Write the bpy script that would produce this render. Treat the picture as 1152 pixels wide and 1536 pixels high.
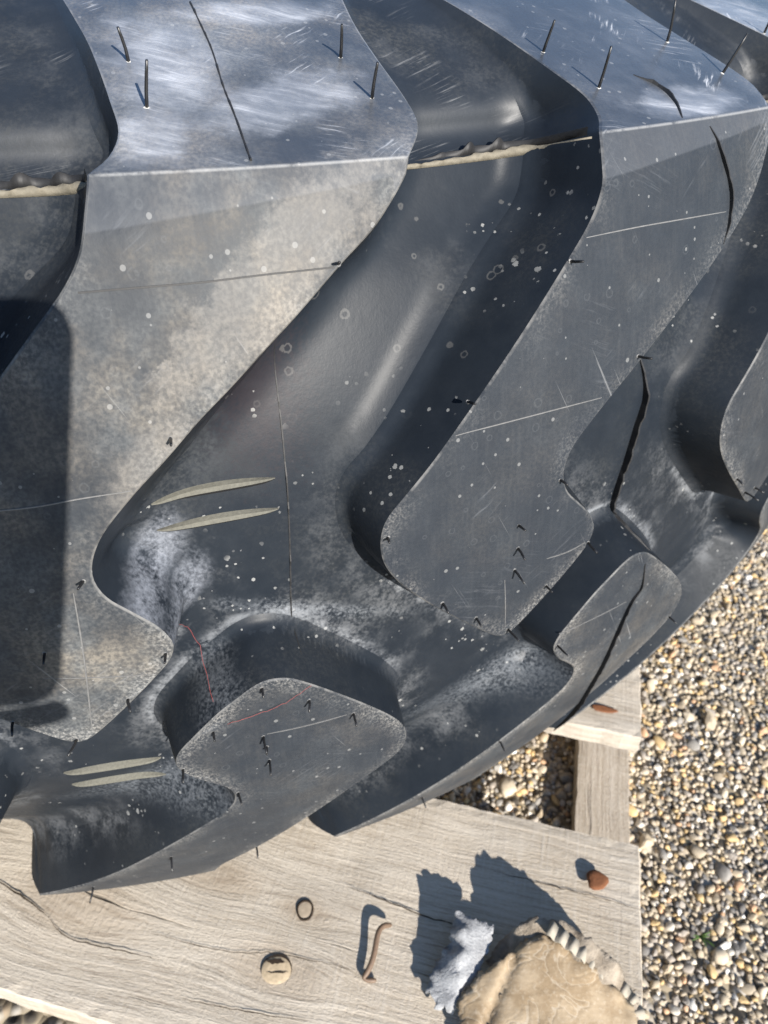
import bpy, bmesh, math, random
import numpy as np
from mathutils import Vector, Matrix, noise as mnoise
from mathutils.geometry import delaunay_2d_cdt

random.seed(7)
rng = np.random.default_rng(7)
for o in list(bpy.data.objects):
    bpy.data.objects.remove(o)
SC = bpy.context.scene
COL = SC.collection

# ------------------------------------------------------------------ camera
PITCH, ROLL, FPX = 0.677212, 0.023910, 1130.577
CAMZ = 0.646018
c_, s_ = math.cos(PITCH), math.sin(PITCH)
FW = Vector((0, c_, -s_)); U0 = Vector((0, s_, c_)); R0 = Vector((1, 0, 0))
RT = R0 * math.cos(ROLL) + U0 * math.sin(ROLL)
UP = -R0 * math.sin(ROLL) + U0 * math.cos(ROLL)
CAMP = Vector((0, 0, CAMZ))
cam = bpy.data.cameras.new('camera')
camo = bpy.data.objects.new('camera', cam)
COL.objects.link(camo)
m = Matrix((RT, UP, -FW)).transposed().to_4x4()
m.translation = CAMP
camo.matrix_world = m
cam.sensor_fit = 'VERTICAL'
cam.sensor_height = 36.0
cam.sensor_width = 27.0
cam.lens = FPX / 1536 * 36.0
cam.clip_start = 0.005
cam.clip_end = 200
cam.dof.use_dof = True
cam.dof.focus_distance = 0.285
cam.dof.aperture_fstop = 17.0
SC.camera = camo

# ------------------------------------------------------------------ sky, sun, exposure
SUN_TRAVEL = Vector((-0.4386, 0.7913, -0.426)).normalized()
world = bpy.data.worlds.new('World')
SC.world = world
world.use_nodes = True
wn = world.node_tree
bg = wn.nodes['Background']
sky = wn.nodes.new('ShaderNodeTexSky')
sky.sky_type = 'NISHITA'
sky.sun_disc = False
sky.sun_elevation = math.asin(-SUN_TRAVEL.z)
sky.sun_rotation = math.atan2(-SUN_TRAVEL.x, -SUN_TRAVEL.y)
sky.air_density = 1.0
sky.dust_density = 0.15
sky.ozone_density = 3.5
wn.links.new(sky.outputs[0], bg.inputs[0])
bg.inputs[1].default_value = 0.09
sun = bpy.data.lights.new('sun', 'SUN')
sun.energy = 5.0
sun.angle = math.radians(0.55)
sun.color = (1.0, 0.94, 0.86)
suno = bpy.data.objects.new('sun', sun)
suno.rotation_euler = SUN_TRAVEL.to_track_quat('-Z', 'Y').to_euler()
suno.location = (1, -2, 3)
COL.objects.link(suno)
SC.view_settings.view_transform = 'Standard'
SC.view_settings.look = 'None'
SC.view_settings.gamma = 1.0
SC.view_settings.use_curve_mapping = False
SC.view_settings.exposure = 1.12

# ------------------------------------------------------------------ helpers
def tag(o, label=None, cat=None, group=None, kind=None):
    if label: o['label'] = label
    if cat: o['category'] = cat
    if group: o['group'] = group
    if kind: o['kind'] = kind
    return o

def link(name, me, mat=None, parent=None, loc=(0, 0, 0), rotz=0.0):
    o = bpy.data.objects.new(name, me)
    COL.objects.link(o)
    if mat is not None and me is not None and len(me.materials) == 0:
        me.materials.append(mat)
    if parent is not None:
        o.parent = parent
    o.location = loc
    o.rotation_euler = (0, 0, rotz)
    return o

def mesh_from(name, verts, faces, smooth=True):
    me = bpy.data.meshes.new(name)
    me.from_pydata([tuple(v) for v in verts], [], [tuple(f) for f in faces])
    me.validate()
    if smooth:
        me.polygons.foreach_set('use_smooth', [True] * len(me.polygons))
    me.update()
    return me

class NT:
    """tiny node-tree writer"""
    def __init__(self, name):
        self.m = bpy.data.materials.new(name)
        self.m.use_nodes = True
        self.t = self.m.node_tree
        self.b = self.t.nodes['Principled BSDF']
    def n(self, ty, ins=None, **kw):
        nd = self.t.nodes.new('ShaderNode' + ty)
        for k_, v in kw.items():
            setattr(nd, k_, v)
        for k_, v in (ins or {}).items():
            self.set(nd.inputs[k_], v)
        return nd
    def set(self, sock, v):
        if isinstance(v, bpy.types.NodeSocket):
            self.t.links.new(v, sock)
        elif hasattr(sock.default_value, '__len__') and isinstance(v, (tuple, list)) and len(v) == 3 and len(sock.default_value) == 4:
            sock.default_value = (*v, 1)
        else:
            sock.default_value = v
    def math(self, op, a, b=0.0, c=None, clamp=False):
        nd = self.n('Math', operation=op, use_clamp=clamp)
        self.set(nd.inputs[0], a); self.set(nd.inputs[1], b)
        if c is not None: self.set(nd.inputs[2], c)
        return nd.outputs[0]
    def vmul(self, v, s):
        nd = self.n('VectorMath', operation='MULTIPLY')
        self.set(nd.inputs[0], v); nd.inputs[1].default_value = s
        return nd.outputs[0]
    def vrot(self, v, ang):
        nd = self.n('VectorRotate', rotation_type='Z_AXIS')
        self.set(nd.inputs['Vector'], v); nd.inputs['Angle'].default_value = ang
        return nd.outputs[0]
    def noise(self, v, scale, detail=4.0, rough=0.55, w=None, dist=0.0):
        nd = self.n('TexNoise', noise_dimensions='4D' if w is not None else '3D')
        self.set(nd.inputs['Vector'], v)
        nd.inputs['Scale'].default_value = scale
        nd.inputs['Detail'].default_value = detail
        nd.inputs['Roughness'].default_value = rough
        nd.inputs['Distortion'].default_value = dist
        if w is not None: self.set(nd.inputs['W'], w)
        return nd.outputs['Fac']
    def step(self, v, lo, hi):
        nd = self.n('MapRange', interpolation_type='SMOOTHSTEP')
        self.set(nd.inputs[0], v)
        nd.inputs[1].default_value = lo; nd.inputs[2].default_value = hi
        return nd.outputs[0]
    def mix(self, f, a, b):
        nd = self.n('Mix', data_type='RGBA')
        self.set(nd.inputs[0], f); self.set(nd.inputs[6], a); self.set(nd.inputs[7], b)
        return nd.outputs[2]
    def ramp(self, f, stops):
        nd = self.n('ValToRGB')
        self.set(nd.inputs[0], f)
        el = nd.color_ramp.elements
        while len(el) < len(stops): el.new(0.5)
        for e, (p, c) in zip(el, stops):
            e.position = p; e.color = (*c, 1)
        return nd.outputs[0]
    def blob(self, uv, c, r, rot, nz, amp, soft=.35):
        """patch of dirt with its own ragged outline"""
        d = self.n('VectorMath', {0: uv, 1: (-c[0], -c[1], 0)}, operation='ADD').outputs[0]
        d = self.vmul(self.vrot(d, rot), (1 / r[0], 1 / r[1], 0))
        L = self.n('VectorMath', {0: d}, operation='LENGTH').outputs['Value']
        x = self.math('ADD', L, self.math('MULTIPLY', self.math('SUBTRACT', nz, .5), amp))
        return self.step(x, 1.0 + soft, 1.0 - soft)
    def any(self, L):
        o = L[0]
        for q in L[1:]: o = self.math('MAXIMUM', o, q)
        return o
    def bump(self, h, strength, dist, normal=None):
        nd = self.n('Bump')
        self.set(nd.inputs['Height'], h)
        nd.inputs['Strength'].default_value = strength
        nd.inputs['Distance'].default_value = dist
        if normal is not None: self.set(nd.inputs['Normal'], normal)
        return nd.outputs[0]
    def out(self, col=None, rough=None, normal=None, spec=None):
        if col is not None: self.set(self.b.inputs['Base Color'], col)
        if rough is not None: self.set(self.b.inputs['Roughness'], rough)
        if normal is not None: self.set(self.b.inputs['Normal'], normal)
        if spec is not None: self.set(self.b.inputs['Specular IOR Level'], spec)
        return self.m

# ------------------------------------------------------------------ tyre geometry (profile of revolution)
CX, CY, HM = -0.279151, 0.918419, 0.273018
RAD, K2, K4 = 0.744, 0.996241, -0.897022
ZC, ZL = 0.206476, 0.225
NL = 23
PHI = 2 * math.pi / NL
PW = PHI * RAD
ROT = 0.518232 * RAD
BASE = 0.268                    # mid plane above the pallet deck
DECK = CAMZ - HM - BASE
T17 = math.tan(math.radians(17))

def sm(x):
    x = np.clip(x, 0, 1); return x * x * (3 - 2 * x)
def rs(z):
    return RAD - K2 * z * z - K4 * z ** 4 + .0065 * sm(-z / .1)
RCU, RCL = float(rs(np.float64(ZC))), float(rs(np.float64(-ZL)))

def shoulder_z(t):
    a = np.minimum(t, .10)
    z = T17 * a
    b = np.clip(t - .10, 0, None)
    return z + T17 * b - T17 * b * b / (2 * .075)

def prof(w):
    """outer (lug top) profile -> r, z"""
    w = np.asarray(w, float)
    tu = np.clip(w - ZC, 0, None); tl = np.clip(-ZL - w, 0, None)
    zf = np.clip(w, -ZL, ZC)
    r = rs(zf) - tu - tl
    z = zf + shoulder_z(tu) - shoulder_z(tl)
    return r, z

def prof_floor(w):
    w = np.asarray(w, float)
    r, z = prof(w)
    side = np.where(w > 0, 1.0, -1.0)
    zc = np.where(w > 0, ZC, ZL)
    x = np.abs(w) - zc                       # <0 face, >0 shoulder
    near = sm((x + .06) / .06)
    dr = -(.031 + .014 * sm((np.abs(w) - .07) / .12))
    dz = -.015 * near
    tt = np.clip(x, 0, None)
    dr = dr * (1 - .92 * sm(tt / .07))
    fade = 1 - sm((tt - .03) / .12)
    dr = dr * fade; dz = dz * fade
    return r + dr, z + dz * side

def smooth_chain(pts, step):
    """Catmull-Rom through pts then even resample"""
    P = np.array(pts, float)
    E_ = np.vstack([2 * P[0] - P[1], P, 2 * P[-1] - P[-2]])
    out = []
    for i in range(1, len(E_) - 2):
        p0, p1, p2, p3 = E_[i - 1:i + 3]
        for t in np.linspace(0, 1, 12, endpoint=False):
            out.append(.5 * ((2 * p1) + (-p0 + p2) * t + (2 * p0 - 5 * p1 + 4 * p2 - p3) * t * t + (-p0 + 3 * p1 - 3 * p2 + p3) * t ** 3))
    out.append(P[-1])
    out = np.array(out)
    L = np.r_[0, np.cumsum(np.linalg.norm(np.diff(out, axis=0), axis=1))]
    n = max(2, int(round(L[-1] / step)) + 1)
    q = np.linspace(0, L[-1], n)
    return np.c_[np.interp(q, L, out[:, 0]), np.interp(q, L, out[:, 1])]

FACE_L = [(.1995, .206476), (.197, .198), (.193, .187), (.1858, .177), (.173, .1645), (.1562, .148), (.140, .132), (.1238, .1158), (.108, .0995), (.0957, .0878), (.088, .0802), (.0846, .0734), (.0838, .0650), (.086, .0557), (.093, .0440), (.1065, .0285), (.124, .0110), (.140, -.0045), (.1465, -.0098), (.152, -.0115), (.157, -.009), (.1648, -.0020), (.1755, .0088), (.187, .0208), (.195, .0300), (.198, .0370), (.1975, .0422)]
NOTCH = [(.1935, .0500), (.1855, .0588), (.1785, .0663), (.1753, .0735), (.1752, .0803)]
RIGHT_A = [(.178, .0880), (.1836, .0962), (.1951, .1077), (.2089, .1196), (.2226, .1317), (.2359, .142), (.2494, .1527), (.263, .1631), (.2796, .1762), (.2936, .1862), (.3024, .1945), (.3086, .2015), (.3115, .206476)]
RIGHT_B = [(.1789, .0888), (.1896, .0991), (.2045, .1106), (.2201, .1217), (.2409, .136), (.2588, .148), (.278, .1612), (.2936, .1742), (.3046, .190), (.3115, .206476)]
RIGHT_M = [(.1785, .0885), (.187, .0980), (.200, .1095), (.2145, .1205), (.232, .134), (.249, .147), (.270, .1625), (.288, .1772), (.3018, .1915), (.3075, .199), (.3115, .206476)]
RIGHT_D = [(.1785, .0885), (.187, .0982), (.200, .1105), (.2145, .1235), (.232, .139), (.249, .1535), (.270, .1700), (.290, .1850), (.3060, .1970), (.3130, .2020), (.3175, .206476)]
SH_L = [(.1995, .0), (.207, .010), (.211, .025), (.209, .045), (.206, .065), (.202, .085), (.196, .105), (.188, .13), (.18, .155)]
SH_R = [(.3115, .0), (.3205, .012), (.325, .022), (.327, .04), (.328, .065), (.33, .09), (.334, .11), (.34, .13), (.348, .155)]

def outline(kind, lower=False):
    right = RIGHT_D if lower else {'A': RIGHT_A, 'B': RIGHT_B, 'M': RIGHT_M}[kind]
    ar_ = right[-1][0]
    fl = list(FACE_L)
    if lower:
        k = fl.index((.140, -.0045))
        fl[k:k + 5] = [(.1385, -.0020), (.1455, -.0058), (.1525, -.0066), (.1590, -.0040), (.1660, .0012)]
    face = smooth_chain(fl + NOTCH + right, .0028)
    face[0] = (.1995, ZC); face[-1] = (ar_, ZC)
    rsh = smooth_chain(SH_R, .004); lsh = smooth_chain(SH_L, .004)
    rsh[:, 1] += ZC; lsh[:, 1] += ZC; rsh[:, 0] += ar_ - .3115
    top = np.linspace(rsh[-1], lsh[-1], 14)[1:-1]
    poly = np.vstack([face, rsh[1:], top, lsh[::-1][:-1]])
    # 1 along the gently sloping notch side of the lug, 0 along the steep sides
    fa = np.c_[face, np.zeros(len(face))]
    arc = np.r_[0, np.cumsum(np.linalg.norm(np.diff(face, axis=0), axis=1))]
    k0 = np.argmin(np.hypot(face[:, 0] - .1753, face[:, 1] - .0735))
    k1 = np.argmin(np.hypot(face[:, 0] - .088, face[:, 1] - .0802))
    k2 = np.argmin(np.hypot(face[:, 0] - .1975, face[:, 1] - .0422))
    sf = sm((arc - arc[k0] + .004) / .022) * (1 - .6 * sm((arc - arc[-1] + .03) / .03))
    sf = sf - sm((arc - arc[k1] + .010) / .022) * (1 - sm((arc - arc[k2]) / max(.01, arc[k0] - arc[k2])))
    if lower: sf = np.where(sf > 0, sf * 1.3, sf)
    soft = np.zeros(len(poly)); soft[:len(face)] = sf
    soft[len(face):len(face) + 6] = sf[-1] * np.linspace(.9, 0, 6)
    if lower:
        a, w = poly[:, 0].copy(), poly[:, 1].copy()
        f = w <= ZC + 1e-7
        wl = np.where(f, w + (ZL - ZC) * sm((w - .1) / (ZC - .1)), w - ZC + ZL)
        poly = np.c_[ROT - a, -wl]
    # counter-clockwise seen from outside
    x, y = poly.T
    if np.sum(x * np.roll(y, -1) - y * np.roll(x, -1)) < 0:
        poly = poly[::-1].copy(); soft = soft[::-1].copy()
    return poly, soft

def vnormals(poly):
    t = np.roll(poly, -1, 0) - np.roll(poly, 1, 0)
    t /= np.linalg.norm(t, axis=1)[:, None] + 1e-12
    return np.c_[t[:, 1], -t[:, 0]]         # outward for CCW

def dist_poly(pts, poly, soft=None):
    """signed distance (negative inside); with soft, also the softness at the nearest edge point"""
    A = poly; B = np.roll(poly, -1, 0)
    best = np.full(len(pts), 1e9); inside = np.zeros(len(pts), bool); sb = np.zeros(len(pts))
    sA = soft if soft is not None else np.zeros(len(poly)); sB = np.roll(sA, -1)
    for p, q, s0, s1 in zip(A, B, sA, sB):
        d = q - p; L2 = d @ d
        if L2 < 1e-16: continue
        t = np.clip(((pts - p) @ d) / L2, 0, 1)
        e = pts - p - t[:, None] * d
        dd = (e * e).sum(1)
        if soft is not None:
            sb = np.where(dd < best, s0 + (s1 - s0) * t, sb)
        best = np.minimum(best, dd)
        cond = (p[1] > pts[:, 1]) != (q[1] > pts[:, 1])
        xi = p[0] + (pts[:, 1] - p[1]) / (q[1] - p[1] + 1e-18) * d[0]
        inside ^= cond & (pts[:, 0] < xi)
    b = np.sqrt(best)
    sd = np.where(inside, -b, b)
    return sd if soft is None else (sd, sb)

UP_KIND = {0: 'A', 1: 'B'}
OUT_U, SOFT_U = {}, {}
for kd in 'ABM': OUT_U[kd], SOFT_U[kd] = outline(kd)
OUT_D, SOFT_D = outline('M', True)

def lug_dist(a, w):
    pts = np.c_[a, w]
    D = np.full(len(pts), .2); S = np.zeros(len(pts))
    for i in range(-NL, NL + 1):
        kd = UP_KIND.get((i + NL // 2) % NL - NL // 2, 'M')
        for poly, sf in ((OUT_U[kd], SOFT_U[kd]), (OUT_D, SOFT_D)):
            q = poly + np.array([i * PW, 0])
            lo = q.min(0) - .05; hi = q.max(0) + .05
            sel = np.where((pts[:, 0] > lo[0]) & (pts[:, 0] < hi[0]) & (pts[:, 1] > lo[1]) & (pts[:, 1] < hi[1]))[0]
            if len(sel):
                d, s_ = dist_poly(pts[sel], q, sf)
                S[sel] = np.where(d < D[sel], s_, S[sel])
                D[sel] = np.minimum(D[sel], d)
    return D, S

def wall_par(s):
    """lateral run of the wall, depth of its foot, run of the fillet"""
    p, m = np.clip(s, 0, 2), np.clip(-s, 0, 1)
    wl = .0062 + .0100 * p          # lateral run of the wall over the full height
    dj = .0037 + .0050 * p + .0010 * m
    return wl, dj, 1 - dj / wl, .0185 + .0090 * p - .0115 * m
def elev_true(d, s):
    wl, dj, hj, lf = wall_par(s)
    x = np.clip((d - dj) / lf, 0, 1)
    s = np.clip(s, 0, 1)
    fil = hj * ((1 - s) * (1 - np.sqrt(np.clip(1 - (1 - x) ** 2, 0, 1))) + s * np.power(1 - x, lf / (wl * hj)))
    return np.where(d < dj, 1 - d / wl, fil)
def elev(d, s):
    """floor sheet: the fillet, kept just under the lug skirt where the skirt covers it"""
    wl, dj, hj, lf = wall_par(s)
    e = elev_true(d, s) - .05 * (1 - sm((d - dj) / (.42 * .0185)))
    return np.where(d < 0, .80, np.clip(e, 0, .80))

def to3(a, r, z):
    th = np.asarray(a) / RAD
    return np.stack([r * np.sin(th), -r * np.cos(th), z + BASE], -1)

def facet(a, w, lower):
    """flatter strip just below the shoulder edge of an upper lug"""
    if lower: return 0 * w
    wl = np.interp(a, [.19, .315], [.1915, .2022])
    x = np.clip(w - wl, 0, None)
    top = np.clip(ZC - wl, 0, None)
    return np.where(w <= ZC, x, top * (1 - sm((w - ZC) / .04))) * .40

def lug_pos(a, w, h, lower, h_is_frac=True):
    rp, zp_ = prof(w); rq, zq = prof_floor(w)
    rp = rp - facet(a, w, lower)
    r = rq + h * (rp - rq); z = zq + h * (zp_ - zq)
    return to3(a, r, z)

def floor_pos(a, w):
    a = np.asarray(a, float); w = np.asarray(w, float)
    sh_ = np.broadcast(a, w).shape
    aa_, ww_ = np.broadcast_to(a, sh_).ravel(), np.broadcast_to(w, sh_).ravel()
    e = elev(*lug_dist(aa_, ww_)).reshape(sh_)
    rp, zp_ = prof(w); rq, zq = prof_floor(w)
    return to3(a, rq + e * (rp - rq), zq + e * (zp_ - zq))

def surf_normal(fn, a, w, h=.0012):
    du = fn(a + h, w) - fn(a - h, w); dv = fn(a, w + h) - fn(a, w - h)
    n = np.cross(du, dv)
    return n / (np.linalg.norm(n, axis=-1, keepdims=True) + 1e-12)

# ------------------------------------------------------------------ rubber materials
def rubber_lug():
    t = NT('rubber_lug')
    uv = t.n('UVMap').outputs[0]
    rnd = t.math('MULTIPLY', t.n('ObjectInfo').outputs['Random'], 41.0)
    sep = t.n('SeparateXYZ', {0: uv})
    aw = sep.outputs[1]
    edge = t.n('Attribute', attribute_name='edged').outputs['Fac']
    warm = t.n('Attribute', attribute_type='OBJECT', attribute_name='dusty').outputs['Fac']
    big = t.noise(uv, 17, 5, .62, rnd)
    med = t.noise(uv, 70, 5, .68, rnd)
    fine = t.noise(uv, 620, 4, .6, rnd)
    streak = t.noise(t.vmul(uv, (520, 34, 1)), 1, 5, .6, rnd)
    patch = t.step(big, .28, .74)
    speck = t.step(t.math('ADD', t.math('MULTIPLY', fine, .85), t.math('MULTIPLY', streak, .15)), .36, .66)
    dust = t.math('MULTIPLY', patch, t.math('ADD', .45, t.math('MULTIPLY', speck, .75)))
    dust = t.math('MULTIPLY', dust, t.math('ADD', .75, t.math('MULTIPLY', t.step(med, .30, .72), .5)))
    dust = t.math('MULTIPLY', dust, t.math('ADD', .03, t.math('MULTIPLY', warm, .66)))
    # pale rubbed edges
    ef = t.math('POWER', t.math('SUBTRACT', 1.0, t.step(edge, 0.0, .015)), 1.5)
    grit = t.noise(uv, 1100, 3, .7, rnd)
    ef = t.math('MULTIPLY', ef, t.step(t.math('ADD', t.math('MULTIPLY', grit, .6), t.math('MULTIPLY', fine, .5)), .48, .74))
    ef = t.math('MULTIPLY', ef, t.math('MULTIPLY', t.step(big, .36, .62), t.math('ADD', .22, t.math('MULTIPLY', t.step(aw, .10, .03), .36))))
    line = t.math('MULTIPLY', t.math('SUBTRACT', 1.0, t.step(edge, .0003, .0011)), t.step(med, .38, .60))
    # brushed chalk on the shoulder
    isup = t.step(aw, ZC - .001, ZC + .002)
    wv = t.n('TexNoise', {'Vector': uv, 'Scale': 38.0, 'Detail': 2.0}).outputs['Color']
    uvw = t.n('VectorMath', {0: uv, 1: t.vmul(wv, (.006, .006, 0))}, operation='ADD').outputs[0]
    br = t.vrot(uvw, math.radians(24))
    b1 = t.noise(t.vmul(br, (34, 640, 1)), 1, 6, .74, rnd)
    br2 = t.vrot(uvw, math.radians(-35))
    b2 = t.noise(t.vmul(br2, (40, 620, 1)), 1, 4, .6, rnd)
    bm_ = t.noise(uv, 27, 3, .5, t.math('ADD', rnd, 5.0))
    bm2 = t.noise(uv, 33, 3, .5, t.math('ADD', rnd, 9.0))
    swipe = t.any([t.blob(uv, (.276, .246), (.034, .013), math.radians(-20), med, 1.6, .5), t.blob(uv, (.222, .228), (.012, .016), 0, med, 1.8, .5),
                   t.blob(uv, (.232, .275), (.022, .030), 0, med, 1.8, .6), t.blob(uv, (.47, .219), (.030, .010), 0, med, 1.8, .5),
                   t.blob(uv, (.285, .312), (.035, .010), 0, med, 1.6, .5), t.blob(uv, (.63, .285), (.04, .02), 0, med, 1.8, .6)])
    soft_ = t.step(t.noise(t.vmul(br, (30, 110, 1)), 1, 5, .6, rnd), .36, .72)
    ch = t.math('MULTIPLY', swipe, t.math('ADD', t.math('MULTIPLY', soft_, .42), t.math('MULTIPLY', t.math('MULTIPLY', t.step(b1, .46, .66), soft_), .55)))
    ch = t.math('MAXIMUM', ch, t.math('MULTIPLY', t.math('MULTIPLY', t.step(b1, .52, .68), t.step(bm_, .54, .68)), .5))
    ch = t.math('MAXIMUM', ch, t.math('MULTIPLY', t.math('MULTIPLY', t.step(b2, .52, .68), t.step(bm2, .53, .68)), .8))
    ch = t.math('MULTIPLY', ch, t.math('ADD', .10, t.math('MULTIPLY', isup, .90)))
    sky_haze = t.math('MULTIPLY', t.math('MULTIPLY', isup, t.math('ADD', t.math('ADD', swipe, .25), t.math('MULTIPLY', t.step(big, .40, .65), .5))), .22)  # bluish film: chalk haze plus sky sheen put into the colour
    # thin scratches on the faces
    s1 = t.noise(t.vmul(t.vrot(uv, math.radians(62)), (16, 950, 1)), 1, 3, .5, rnd)
    scr = t.math('MULTIPLY', t.step(s1, .665, .72), t.step(bm_, .42, .60))
    # dried drop marks
    vo = t.n('TexVoronoi', {'Vector': uv, 'Scale': 105.0, 'Randomness': 1.0}, voronoi_dimensions='2D')
    dd = t.math('ADD', vo.outputs['Distance'], t.math('MULTIPLY', t.math('SUBTRACT', fine, .5), .16))
    vr = t.n('SeparateColor', {0: vo.outputs['Color']})
    rad_ = t.math('ADD', .06, t.math('MULTIPLY', vr.outputs[0], .13))
    ring = t.math('SUBTRACT', 1.0, t.step(t.math('ABSOLUTE', t.math('SUBTRACT', dd, rad_)), .012, .045))
    ring = t.math('MULTIPLY', ring, t.math('GREATER_THAN', vr.outputs[1], .72))
    ring = t.math('MULTIPLY', ring, .05)
    v2 = t.n('TexVoronoi', {'Vector': uv, 'Scale': 170.0, 'Randomness': 1.0}, voronoi_dimensions='2D')
    v2c = t.n('SeparateColor', {0: v2.outputs['Color']})
    dot = t.math('MULTIPLY', t.math('LESS_THAN', v2.outputs['Distance'], t.math('MULTIPLY', v2c.outputs[2], .17)), t.math('GREATER_THAN', v2c.outputs[0], .88))
    dot = t.math('MULTIPLY', dot, .22)
    base = t.mix(t.step(med, .2, .8), (.0150, .0190, .0255), (.021, .0258, .0330))
    warmn = t.mix(t.step(t.noise(uv, 38, 5, .6, t.math('ADD', rnd, 3.0)), .4, .62), (.20, .205, .20), (.30, .265, .215))
    col = t.mix(t.math('MULTIPLY', dust, .62), base, warmn)
    pn = t.math('ADD', t.math('MULTIPLY', t.noise(uv, 120, 5, .7), .6), t.math('MULTIPLY', med, .4))
    pale = t.any([t.blob(uv, (.258, .177), (.054, .0135), math.radians(-40), pn, 3.8, .32), t.blob(uv, (.2155, .147), (.0060, .0052), .5, t.noise(uv, 300, 4, .7), 3.0, .2),
                  t.blob(uv, (.203, .118), (.022, .009), math.radians(-44), pn, 3.4, .5)])
    col = t.mix(t.math('MULTIPLY', t.math('MULTIPLY', pale, t.math('ADD', .55, t.math('MULTIPLY', speck, .35))), .25), col, (.38, .35, .31))
    col = t.mix(t.math('MULTIPLY', t.step(streak, .45, .75), .025), col, (.20, .20, .195))
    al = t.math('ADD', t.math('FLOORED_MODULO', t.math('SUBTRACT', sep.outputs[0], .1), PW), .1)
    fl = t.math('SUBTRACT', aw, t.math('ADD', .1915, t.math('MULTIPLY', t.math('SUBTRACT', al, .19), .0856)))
    facet_sheen = t.math('MULTIPLY', t.step(fl, -.0004, .0006), t.math('SUBTRACT', 1.0, isup))
    col = t.mix(t.math('MULTIPLY', facet_sheen, .07), col, (.34, .36, .40))  # facet strip tinted lighter, painting in the sky sheen of its tilt
    col = t.mix(sky_haze, col, (.33, .36, .42))
    col = t.mix(t.math('MAXIMUM', ef, t.math('MULTIPLY', line, .28)), col, (.40, .385, .36))
    crease_glint = t.math('MULTIPLY', t.step(t.math('ABSOLUTE', t.math('SUBTRACT', aw, ZC)), .0009, .0003), t.step(med, .36, .52))  # bright highlight along the shoulder crease, painted as a pale line
    col = t.mix(t.math('MULTIPLY', crease_glint, .28), col, (.45, .45, .45))
    col = t.mix(t.math('MULTIPLY', ring, 1.0), col, (.25, .26, .27))
    col = t.mix(dot, col, (.42, .42, .41))
    col = t.mix(t.math('MULTIPLY', scr, .20), col, (.4, .4, .4))
    col = t.mix(t.math('MULTIPLY', ch, .80), col, (.58, .60, .64))
    rough = t.math('ADD', t.math('SUBTRACT', .52, t.math('MULTIPLY', isup, .20)), t.math('MULTIPLY', t.math('MAXIMUM', dust, ch), .30), clamp=True)
    rough = t.math('ADD', rough, t.math('MULTIPLY', t.math('SUBTRACT', fine, .5), .2))
    nb = t.bump(t.math('ADD', fine, t.math('MULTIPLY', streak, .12)), .12, .0006)
    nb = t.bump(med, .045, .004, nb)
    return t.out(col, rough, nb, t.math('ADD', .20, t.math('MULTIPLY', isup, .8)))

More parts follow.
